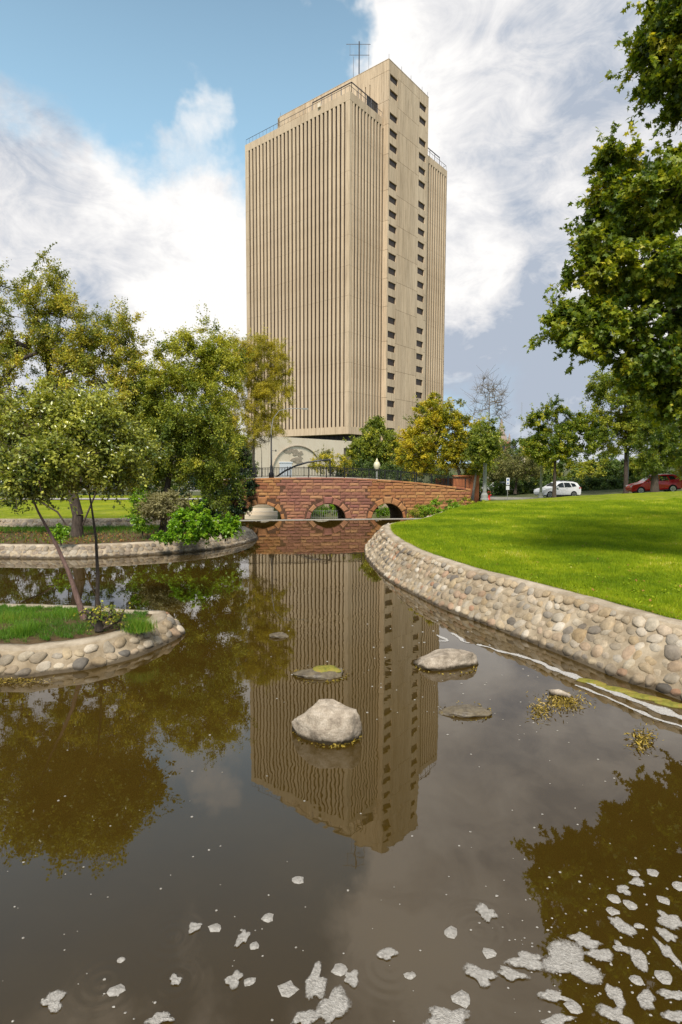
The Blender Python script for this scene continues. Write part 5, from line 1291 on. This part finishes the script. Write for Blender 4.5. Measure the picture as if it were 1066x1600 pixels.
# cars
def suv(label, paint, pos, rz, body_name='suv'):
    r = empty(body_name, pos, label, 'car', None, rz)
    r.scale = (1, 1, 1.08)
    # side silhouette, front at -x
    sil = [(-2.28, .42), (-2.30, .62), (-2.22, .80), (-1.9, .93), (-1.15, 1.06), (-.45, 1.50), (-.1, 1.61), (.6, 1.66), (1.45, 1.62), (1.95, 1.50), (2.12, 1.18), (2.24, 1.02), (2.28, .75), (2.26, .45), (2.15, .28)]
    def arch_(cx): return [(cx + .40 * math.cos(a), .33 + .40 * math.sin(a)) for a in np.linspace(-.12, math.pi + .12, 9)]
    bot = arch_(1.42) + arch_(-1.42)
    ring = sil + bot + [(-2.15, .28)]
    Wd = .92
    def hw(z): return Wd - (.26 * smooth01((z - 1.0) / .62)) - .05 * smooth01((.5 - z) / .3)
    b = MB(); rows = []
    for f, ins in ((-1, .10), (-.93, .0), (-.75, -.02), (0, -.035), (.75, -.02), (.93, 0), (1, .10)):
        row = []
        for x, z in ring:
            cx_, cz_ = 0, .8; k = 1 - ins * .25; row.append(((x - cx_) * (1 - max(ins, 0) * .12) + cx_, f * hw(z), (z - cz_) * k + cz_ if z > .8 else z))
        row.append(row[0]); rows.append(row)
    b.grid(rows); n = len(ring)
    b.f.append(tuple(range(n))); b.f.append(tuple(range(6 * (n + 1), 6 * (n + 1) + n))[::-1])
    o = b.build('body', paint, r)
    for sgn in (-1, 1):
        def wp_(x, z): return (x, sgn * (hw(z) + .035), z)
        for nm, poly in (('side_window', [(-.78, 1.10), (-.33, 1.42), (-.02, 1.52), (.22, 1.54), (.22, 1.10)]), ('side_window', [(.30, 1.10), (.30, 1.54), (.95, 1.53), (1.12, 1.12)]), ('rear_side_window', [(1.22, 1.14), (1.08, 1.51), (1.55, 1.45), (1.72, 1.2)])):
            b = MB(); m = len(poly); b.add([wp_(x, z) for x, z in poly] + [(x, sgn * (hw(z) - .03), z) for x, z in poly], [tuple(range(m)), tuple(range(m, 2 * m))[::-1]] + [(i, (i + 1) % m, (i + 1) % m + m, i + m) for i in range(m)]); b.build(nm, M_cglass, r)
        b = MB(); b.box(2.02, 2.29, sgn * .62, sgn * .9, .95, 1.08); b.build('tail_lamp', M_tail, r)
        b = MB(); b.box(-2.26, -2.0, sgn * .6, sgn * .88, .70, .84); b.build('headlight', M_sign, r)
        b = MB(); b.box(-.70, -.5, sgn * .93, sgn * 1.08, 1.05, 1.18); b.build('wing_mirror', paint, r)
        b = MB(); b.box(.45, .62, sgn * .915, sgn * .94, .95, .98); b.build('door_handle', paint, r)
        b = MB(); b.box(-2.1, 2.1, sgn * .80, sgn * .905, .24, .34); b.build('sill_trim', M_rub, r)
        b = MB(); b.tube([(-.1, sgn * .60, 1.66), (.6, sgn * .60, 1.71), (1.4, sgn * .60, 1.67)], .02, 4); b.build('roof_rail', M_rim, r)
        for x in (-1.42, 1.42):
            w_ = empty('wheel', (x, sgn * .80, .34), None, None); w_.parent = r
            for nm, rr, wdh, mt_ in (('tyre', .34, .11, M_rub), ('rim', .235, .118, M_rim)):
                b = MB(); N_ = 20; pts = [(rr * math.cos(2 * math.pi * k / N_), rr * math.sin(2 * math.pi * k / N_)) for k in range(N_)]; b.prism(pts, -wdh, wdh); b.build(nm, mt_, w_)
            b = MB()
            for k in range(5): a = 2 * math.pi * k / 5; b.tube([(.05 * math.cos(a + .35), sgn * .121, .05 * math.sin(a + .35)), (.20 * math.cos(a + .35), sgn * .121, .20 * math.sin(a + .35))], .025, 4)
            b.build('spoke_gap', M_rub, w_)
    b = MB(); b.add([(-1.10, -.70, 1.09), (-1.10, .70, 1.09), (-.47, .60, 1.505), (-.47, -.60, 1.505)], [(0, 1, 2, 3)]); b.add([(-1.13, -.70, 1.07), (-1.13, .70, 1.07), (-.50, .60, 1.49), (-.50, -.60, 1.49)], [(3, 2, 1, 0)]); b.build('windscreen', M_cglass, r)
    b = MB(); b.add([(2.00, -.58, 1.48), (2.00, .58, 1.48), (2.16, .70, 1.16), (2.16, -.70, 1.16)], [(0, 1, 2, 3)]); b.add([(1.9, -.58, 1.46), (1.9, .58, 1.46), (2.1, .70, 1.14), (2.1, -.70, 1.14)], [(3, 2, 1, 0)]); b.build('rear_window', M_cglass, r)
    b = MB(); b.box(-1.5, 1.5, -.7, .7, .2, .5); b.build('underbody', M_rub, r)
    b = MB(); b.box(2.20, 2.31, -.8, .8, .36, .56); b.build('rear_bumper', M_rub, r)
    return r
xw = at_Y(869, 775, 62.5); suv('white family car parked on the street behind the spreading tree', M_whitep, (xw.x, 62.2, .42), R(12))
xr = at_Y(1020, 768, 56.2); r_ = suv('bright red family car parked uphill at the right behind the stout trunk', M_red, (xr.x, 56.0, 1.22), R(-14))
r_.rotation_euler = (0, R(-4.5), R(-10))
# left: part of a parked white and red vehicle, hydrant
g = at_Y(772, 775, 74); suv('pale car half hidden behind the first grey lamp post', M_whitep, (g.x, 75, .1), R(20))
g = at_Y(764, 776, 60); r = empty('fire_hydrant', (g.x, 60, .25), 'red hydrant standing at the kerb beside the first grey lamp post', 'hydrant')
b = MB(); b.lathe([(.2, 0), (.2, .1), (.14, .14), (.14, .75), (.18, .78), (.16, .9), (.05, 1.0)], 12); b.build('barrel', M_hydr, r, True)
for sgn in (-1, 1): b = MB(); b.tube([(0, 0, .55), (sgn * .24, 0, .55)], .07, 8); b.build('outlet', M_hydr, r)
# sign
g = at_Y(793, 775, 60); r = empty('road_sign', (g.x, 60, .15), 'white and blue parking sign on a thin post between the olive tree trunks', 'sign')
b = MB(); b.tube([(0, 0, 0), (0, 0, 2.5)], .035, 6); b.build('post', M_post, r)
b = MB(); b.box(-.17, .17, -.06, -.04, 1.72, 2.45); b.build('sign_plate', M_sign, r)
b = MB(); b.box(-.17, .17, -.06, -.04, 1.2, 1.62); b.build('lower_plate', M_sign, r)
b = MB(); b.add([(-.09, -.065, 1.80), (.09, -.065, 1.80), (0, -.065, 2.05)], [(0, 1, 2)]); b.box(-.08, .08, -.07, -.062, 2.14, 2.34); b.build('sign_symbol', M_blue, r)
# tall thin lamp pole at right
g = at_Y(980, 766, 64); r = empty('street_lamp', (g.x, 64, 1.0), 'tall thin grey street light pole left of the red car', 'street lamp')
b = MB(); b.tube([(0, 0, 0), (0, 0, 5.6)], [.10, .07], 8); b.build('shaft', M_post, r); b = MB(); b.box(-.9, .1, -.1, .1, 5.6, 5.75); b.build('lamp_head', M_post, r)
# low tan wall and rail behind the olives
g = at_Y(810, 772, 72); r = empty('low_wall', (g.x, 73, .1), 'low tan wall with posts along the street behind the olive trees', 'wall')
b = MB(); b.box(-4.2, 3.4, 0, .3, 0, .75); b.build('wall_body', M_tan, r); b = MB(); b.box(-4.3, 3.5, -.05, .35, .755, .85); b.build('coping', M_kerb, r)
# church spire far away
g = at_Y(782, 740, 330); sp = empty('church_spire', (g.x, 330, 0), 'distant pinkish church spire with pinnacles rising above the trees', 'church')
zz = at_Y(782, 655, 330).z; zb2 = at_Y(782, 690, 330).z
b = MB(); b.lathe([(3.0, zb2 - .2), (2.1, zb2 + 4), (.9, zb2 + 9), (.25, zz)], 8); b.build('spire', M_spire, sp)
b = MB(); b.box(-4.2, 4.2, -4.2, 4.2, 0, zb2 - .2); b.build('belfry', M_brick, sp)
for dx in (-3.6, 3.6):
    for dy in (-3.6, 3.6): b = MB(); b.lathe([(.8, zb2 - .19), (.7, zb2 + 1.5), (.1, zb2 + 4.5)], 6, (dx, dy, 0)); b.build('pinnacle', M_spire, sp)
b = MB(); b.box(-1, 1, -4.3, -4.21, zb2 - 6, zb2 - 2); b.build('louvre', M_dark, sp)
# distant pale high-rise edge and radio masts
g = at_Y(838, 740, 420); hz = empty('distant_tower_block', (g.x, 420, 0), 'very distant pale grey high rise half hidden right of the spire', 'building')
b = MB(); b.box(-9, 6, 0, 12, 0, at_Y(838, 686, 420).z); b.build('wall', M_white, hz)
for k in range(8):
    b = MB(); b.box(-8.5, 5.5, -.2, -.05, 6 + k * 2.6, 7.2 + k * 2.6); b.build('window', M_glass, hz)
for px in (812, 816):
    g = at_Y(px, 740, 400); b = MB(); b.tube([(0, 0, 0), (0, 0, at_Y(px, 628, 400).z)], .07, 4); b.build('radio_mast', M_post, loc=(g.x, 400 + px - 812, 0), label='thin distant radio mast, ' + ('left' if px == 812 else 'right') + ' one of the pair right of the spire', cat='mast')

# ------------------------------------------------------------------ things in the pond
def boulder(name, label, px, py, w_px, h_px, seed, mat=M_rock, flat_=1.0, yaw=0, sink=.35, dep=None):
    c = at_z(px, py); sl = math.hypot(c.y, CAMZ); wd_ = w_px / FOC * sl * 1.0; hh = h_px / FOC * sl * flat_
    bm = bmesh.new(); bmesh.ops.create_icosphere(bm, subdivisions=5, radius=1); rnd = random.Random(seed); off = Vector((seed * 3.1, seed, 0))
    pl = [(Vector((rnd.gauss(0, 1), rnd.gauss(0, 1), abs(rnd.gauss(.2, .7)))).normalized(), rnd.uniform(.5, .8)) for _ in range(5)] + [(Vector((.1, -.15, 1)).normalized(), .62)]
    for v in bm.verts:
        p = v.co.normalized()
        for n, h in pl:
            k = p.dot(n)
            if k > h: p = p - n * (k - h) * .92
        p = p * (1 + .16 * mnoise.noise(p * 1.6 + off) + .06 * mnoise.noise(p * 5 + off) + .02 * mnoise.noise(p * 14 + off))
        v.co = Vector((p.x * wd_ * .58, p.y * (dep or wd_ * .5), p.z * hh * .8 + hh * (.5 - sink)))
    me = bpy.data.meshes.new('boulder'); bm.to_mesh(me); bm.free(); me.materials.append(mat); me.polygons.foreach_set('use_smooth', [True] * len(me.polygons))
    r = empty(name, (c.x, c.y, 0), label, 'rock', rz=yaw); link(me, 'stone_mass', r)
    return r, wd_
def fringe(root, wd_, seed, n=130, mat=None):
    rng = np.random.default_rng(seed); a = rng.random(n) ** 2 * 3.6 + rng.choice([2.6, 5.2], n); rr = wd_ * (.50 + .07 * rng.random(n))
    P = np.stack([np.cos(a) * rr, np.sin(a) * rr * .85, .004 + .012 * rng.random(n)], 1)
    me = leaves('weed_fringe', P, rng.normal(size=(n, 3)) * .5 + np.array([0, 0, 1]), rng.normal(size=(n, 3)), .02 + .035 * rng.random(n), rng.random(n) * .75, M_litter2, 'oval')
    o = link(me, 'weed_fringe', root); o['kind'] = 'stuff'
M_litter2 = leaf_mat('pond_weed', [(0, (.06, .05, .01)), (.4, (.17, .13, .02)), (.75, (.38, .30, .05)), (1, (.50, .40, .20))], .6, .15, .3, 1)
r, w1 = boulder('boulder', 'rounded grey boulder standing in the middle of the pond', 512, 1146, 88, 70, 21, sink=.36, yaw=R(-18), dep=.30); fringe(r, w1, 1, 230)
r, w2 = boulder('boulder', 'flat topped pale boulder in the pond near the cobble bank', 696, 1040, 86, 30, 9, sink=.30, yaw=R(4), dep=.36); fringe(r, w2, 2, 120)
r, w3 = boulder('submerged_rock', 'mostly sunken brown rock with only its right tip dry', 728, 1112, 70, 12, 14, M_rockd, sink=.35, dep=.2); fringe(r, w3, 3, 60)
r, w4 = boulder('submerged_rock', 'thin grey rock tip breaking the water near the willow reflection', 437, 995, 26, 7, 15, M_rockd, sink=.3, dep=.12)
r, w5 = boulder('submerged_rock', 'low sunken rock capped with bright green algae behind the middle boulder', 502, 1054, 74, 12, 16, M_rockd, sink=.35, dep=.22); fringe(r, w5, 5, 150)
def patch(name, label, cat, px, py, w_px, h_px, seed, mat, h=.02, elong=None, ang=0.0, parent=None, kind=None, z=.0, rough=.35):
    """low irregular domed patch floating on the water"""
    c = at_z(px, py); sl = math.hypot(c.y, CAMZ); a = w_px / FOC * sl / 2; vv = h_px / FOC * sl / 2 / max(.3, (CAMZ / sl)); rnd = random.Random(seed); n = 26
    o = rnd.uniform(0, 99); rad = [1 + rough * 2.2 * mnoise.noise(Vector((math.cos(t) * 1.1 + o, math.sin(t) * 1.1, o))) + .10 * mnoise.noise(Vector((math.cos(t) * 3 + o, math.sin(t) * 3, 0))) for t in [2 * math.pi * k / n for k in range(n)]]
    b = MB(); rings = []
    for (f, zz) in ((1.0, -.004), (.93, h * .5), (.72, h * .85), (.4, h), (.02, h * 1.05)):
        row = []
        for k in range(n + 1):
            t = 2 * math.pi * (k % n) / n; q = rad[k % n] * f; x, y = a * q * math.cos(t), vv * q * math.sin(t)
            x, y = x * math.cos(ang) - y * math.sin(ang), x * math.sin(ang) + y * math.cos(ang)
            row.append((x, y, z + zz + (.15 * h * rnd.uniform(-1, 1) if f < .9 and f > .1 else 0)))
        rings.append(row)
    b.grid(rings); DV = [q for q in (0.0, .30, .62, .88, .95) for _ in range(n + 1)]; off = (c.x, c.y, 0)
    if parent: off = (c.x - parent.location.x, c.y - parent.location.y, 0)
    o_ = b.build(name, mat, parent, True, loc=off, label=label, cat=cat, kind=kind)
    at = o_.data.attributes.new('dens', 'FLOAT', 'POINT'); at.data.foreach_set('value', DV); return o_
patch('algae_mat', 'bright green algae mat floating on the sunken rock behind the middle boulder', 'algae', 512, 1052, 44, 11, 3, M_algae, .05, z=.07)
# debris clump with a small log
c = at_z(878, 1098); r = empty('debris_raft', c, 'clump of dead weed with a short pale log floating near the cobble bank', 'debris')
b = MB(); q0 = at_z(858, 1085) - c; q1 = at_z(892, 1092) - c; b.tube([q0 + Vector((0, 0, .03)), q0.lerp(q1, .5) + Vector((0, .03, .05)), q1 + Vector((0, 0, .03))], [.05, .06, .04], 8); b.build('log', M_rock, r, True)
def weed(root, px, py, rx, ry, n, seed, sz=.07):
    rng = np.random.default_rng(seed); P = []
    for _ in range(n):
        p = at_z(px + rng.normal() * rx, py + rng.normal() * ry); P.append((p.x - root.location.x, p.y - root.location.y, .004 + rng.random() * .035))
    P = np.array(P); me = leaves('floating_weed', P, rng.normal(size=(n, 3)) * .5 + np.array([0, 0, 1]), rng.normal(size=(n, 3)), sz * (.4 + .8 * rng.random(n)), rng.random(n), M_litter2, 'slim')
    o = link(me, 'floating_weed', root); o['kind'] = 'stuff'
weed(r, 882, 1098, 17, 7, 700, 1); weed(r, 845, 1112, 9, 7, 240, 2)
c = at_z(1005, 1162); r = empty('debris_raft', c, 'yellow and orange leaf clump floating at the right over the dark tree reflection', 'debris'); weed(r, 1004, 1158, 9, 9, 260, 3, .09); 
c = at_z(25, 1066); r = empty('algae_mat', c, 'yellow algae fringe along the foot of the small grassy island', 'algae'); weed(r, 15, 1066, 30, 2.5, 500, 4, .06)
# algae along the foot of the right bank
for k, (px, py, wpx, hpx) in enumerate(((925, 1066, 46, 6), (965, 1078, 60, 7), (1010, 1090, 60, 7), (1055, 1102, 50, 8))):
    patch('algae_strip', None, None, px, py, wpx, hpx, 60 + k, M_algae, .03, ang=R(-32), parent=bankR, rough=.2)
# foam
FG = 'foam patches drifting on the near water'
FO = [(83, 1567, 36, 20, 'pointed foam patch alone at the bottom left corner'), (275, 1532, 22, 14, 'small foam patch ringed by ripples left of centre'), (304, 1450, 26, 14, 'foam patch shaped like a wedge at the left of the upper row'),
      (380, 1466, 18, 20, 'upright foam patch with tiny bubbles at its foot'), (367, 1531, 26, 20, 'round foam patch left of the long central foam bank'), (252, 1593, 40, 14, 'foam patch cut by the bottom edge at the left'),
      (605, 1493, 32, 17, 'oval foam patch alone right of the long central foam bank'), (550, 1529, 22, 18, 'square foam patch just right of the long central foam bank'), (493, 1535, 34, 44, 'tall upper half of the long central foam bank'),
      (520, 1575, 44, 40, 'broad lower half of the long central foam bank'), (475, 1593, 38, 20, 'foam patch at the bottom edge left of the central foam bank'), (762, 1428, 32, 24, 'heart shaped foam patch alone above the right foam rafts'),
      (825, 1502, 62, 22, 'long wavy foam raft reaching towards the tree reflection'), (752, 1527, 46, 24, 'thick foam raft at the left of the right hand group'), (800, 1524, 42, 15, 'thin foam raft joining the two larger right hand rafts'),
      (893, 1508, 84, 44, 'largest foam raft, ragged and triangular, at lower right'), (915, 1471, 44, 22, 'foam raft at the edge of the dark tree reflection'), (936, 1493, 42, 17, 'flat foam raft just below the edge one'),
      (866, 1558, 44, 15, 'narrow foam raft below the largest triangular one'), (702, 1592, 64, 24, 'wide foam raft cut by the bottom edge right of centre'), (872, 1596, 50, 14, 'foam raft cut by the bottom edge under the narrow one'),
      (1044, 1437, 40, 26, 'large foam patch on the dark reflection by the right edge'), (974, 1449, 26, 34, 'pear shaped foam patch on the dark reflection'), (1042, 1463, 26, 24, 'squarish foam patch under the large one by the right edge'),
      (1046, 1492, 24, 40, 'long drooping foam patch near the right edge'), (1000, 1501, 22, 30, 'smeared foam patch between the pear shaped and drooping ones'), (996, 1380, 28, 13, 'uppermost wide foam patch on the dark reflection'),
      (975, 1392, 26, 13, 'foam patch touching the uppermost wide one at its left'), (1010, 1563, 28, 22, 'round foam patch low in the dark reflection'), (962, 1557, 22, 28, 'tilted foam patch left of the round one in the dark reflection'),
      (1050, 1557, 36, 14, 'flat foam patch in the lower right corner'), (966, 1590, 40, 26, 'foam patch at the bottom edge under the tilted one'), (970, 1481, 28, 14, 'knobbly foam patch below the pear shaped one'), (1058, 1591, 30, 18, 'foam patch in the very bottom right corner')]
for k, (x, y, w__, h__, lab) in enumerate(FO): patch('foam_patch', lab, 'foam', x, y, w__ * .98, h__ * .92, 200 + k, M_foam, .010 if w__ < 40 else .013, ang=R(random.Random(k).uniform(-18, 18)), rough=.40)['group'] = FG
def flecks():
    rng = np.random.default_rng(77); b = MB(); L = []
    for x, y, s in ((182, 1548, 10), (335, 1451, 8), (398, 1478, 7), (390, 1534, 8), (418, 1434, 8), (466, 1375, 9), (530, 1515, 9), (450, 1546, 12), (705, 1457, 10), (722, 1562, 12), (895, 1573, 10), (990, 1364, 7), (1020, 1364, 8), (960, 1405, 9), (985, 1414, 9), (1038, 1407, 9), (958, 1424, 8), (1062, 1385, 10), (998, 1447, 6), (1037, 1527, 11), (995, 1532, 8), (190, 1500, 5), (765, 1490, 9), (640, 1525, 7)): L.append((x, y, s))
    for k in range(380):
        x = rng.uniform(0, 1066); y = 940 + 660 * rng.random() ** .8
        if k < 150: x, y = rng.normal(930, 90), rng.normal(1490, 70)
        elif k < 220: x, y = rng.uniform(560, 900), rng.uniform(960, 1150)
        if y > 1650: continue
        L.append((x, y, rng.uniform(.5, 1.9)))
    for x, y, s in L:
        c = at_z(x, y)
        # keep flecks on open water
        sl = math.hypot(c.y, CAMZ); a = s / FOC * sl
        if y < 1110 and (x < 300 or x > 560 + (y - 900) * 2.1): continue
        n = 9; o = rng.uniform(0, 99); r = [a * (.75 + .5 * rng.random()) for _ in range(n)]
        vs = [(c.x + r[i] * math.cos(2 * math.pi * i / n), c.y + r[i] * .9 * math.sin(2 * math.pi * i / n), .002) for i in range(n)]; vs += [(c.x + .7 * (v[0] - c.x), c.y + .7 * (v[1] - c.y), .002 + min(.008, a * .35)) for v in vs]
        b.add(vs, [(i, (i + 1) % n, (i + 1) % n + n, i + n) for i in range(n)] + [tuple(range(n, 2 * n))])
    o_ = b.build('foam_flecks', M_foam, None, True, label='tiny foam flecks scattered over the whole pond surface', cat='foam', kind='stuff')
    at = o_.data.attributes.new('dens', 'FLOAT', 'POINT'); at.data.foreach_set('value', [1.0] * len(o_.data.vertices))
flecks()
# pale scum line along the right bank
r0_ = at_z(820, 1025); r = empty('scum_line', r0_, 'broken white scum line drifting along the right cobble bank', 'foam')
def ribbon(pts, seed):
    P = catmull([at_z(x, y, .004) for x, y, _ in pts], 10); W_px = np.interp(np.linspace(0, len(pts) - 1, len(P)), range(len(pts)), [p[2] for p in pts]); rows = []; rnd = random.Random(seed)
    for i_, (p, wp_) in enumerate(zip(P, W_px)):
        t = (P[min(i_ + 1, len(P) - 1)] - P[max(i_ - 1, 0)]); t.z = 0; t.normalize(); nrm = Vector((-t.y, t.x, 0)); sl = math.hypot(p.y, CAMZ)
        hw_ = wp_ / FOC * sl * sl / CAMZ * .5 * (.55 + .9 * abs(mnoise.noise(Vector((p.x * 3, p.y * 3, seed))))*1.6); sh = .05 * mnoise.noise(Vector((p.x * 4, p.y * 4, seed + 9)))
        rows.append([p - r0_ + nrm * (k_ * hw_ + sh) + Vector((0, 0, .003 * (1 - abs(k_)))) for k_ in (-1, -.5, 0, .5, 1)])
    b = MB(); b.grid(rows); o_ = b.build('scum_streak', M_scum, r, True); at = o_.data.attributes.new('dens', 'FLOAT', 'POINT'); at.data.foreach_set('value', [q for _ in rows for q in (0, .75, 1, .75, 0)])
ribbon([(745, 1007, 2.5), (760, 1010, 4), (775, 1015, 3), (800, 1022, 5), (830, 1030, 4), (860, 1043, 7), (890, 1054, 9), (925, 1068, 9), (965, 1084, 11), (1010, 1101, 13), (1060, 1118, 15), (1110, 1132, 15)], 1)
ribbon([(682, 992, 2), (692, 996, 3), (699, 1001, 3), (686, 1002, 3)], 2)
ribbon([(706, 989, 2), (716, 994, 3), (722, 1001, 3), (733, 1005, 3)], 3)
ribbon([(900, 1070, 3), (940, 1086, 4), (985, 1106, 5), (1030, 1124, 6), (1080, 1140, 7)], 4)
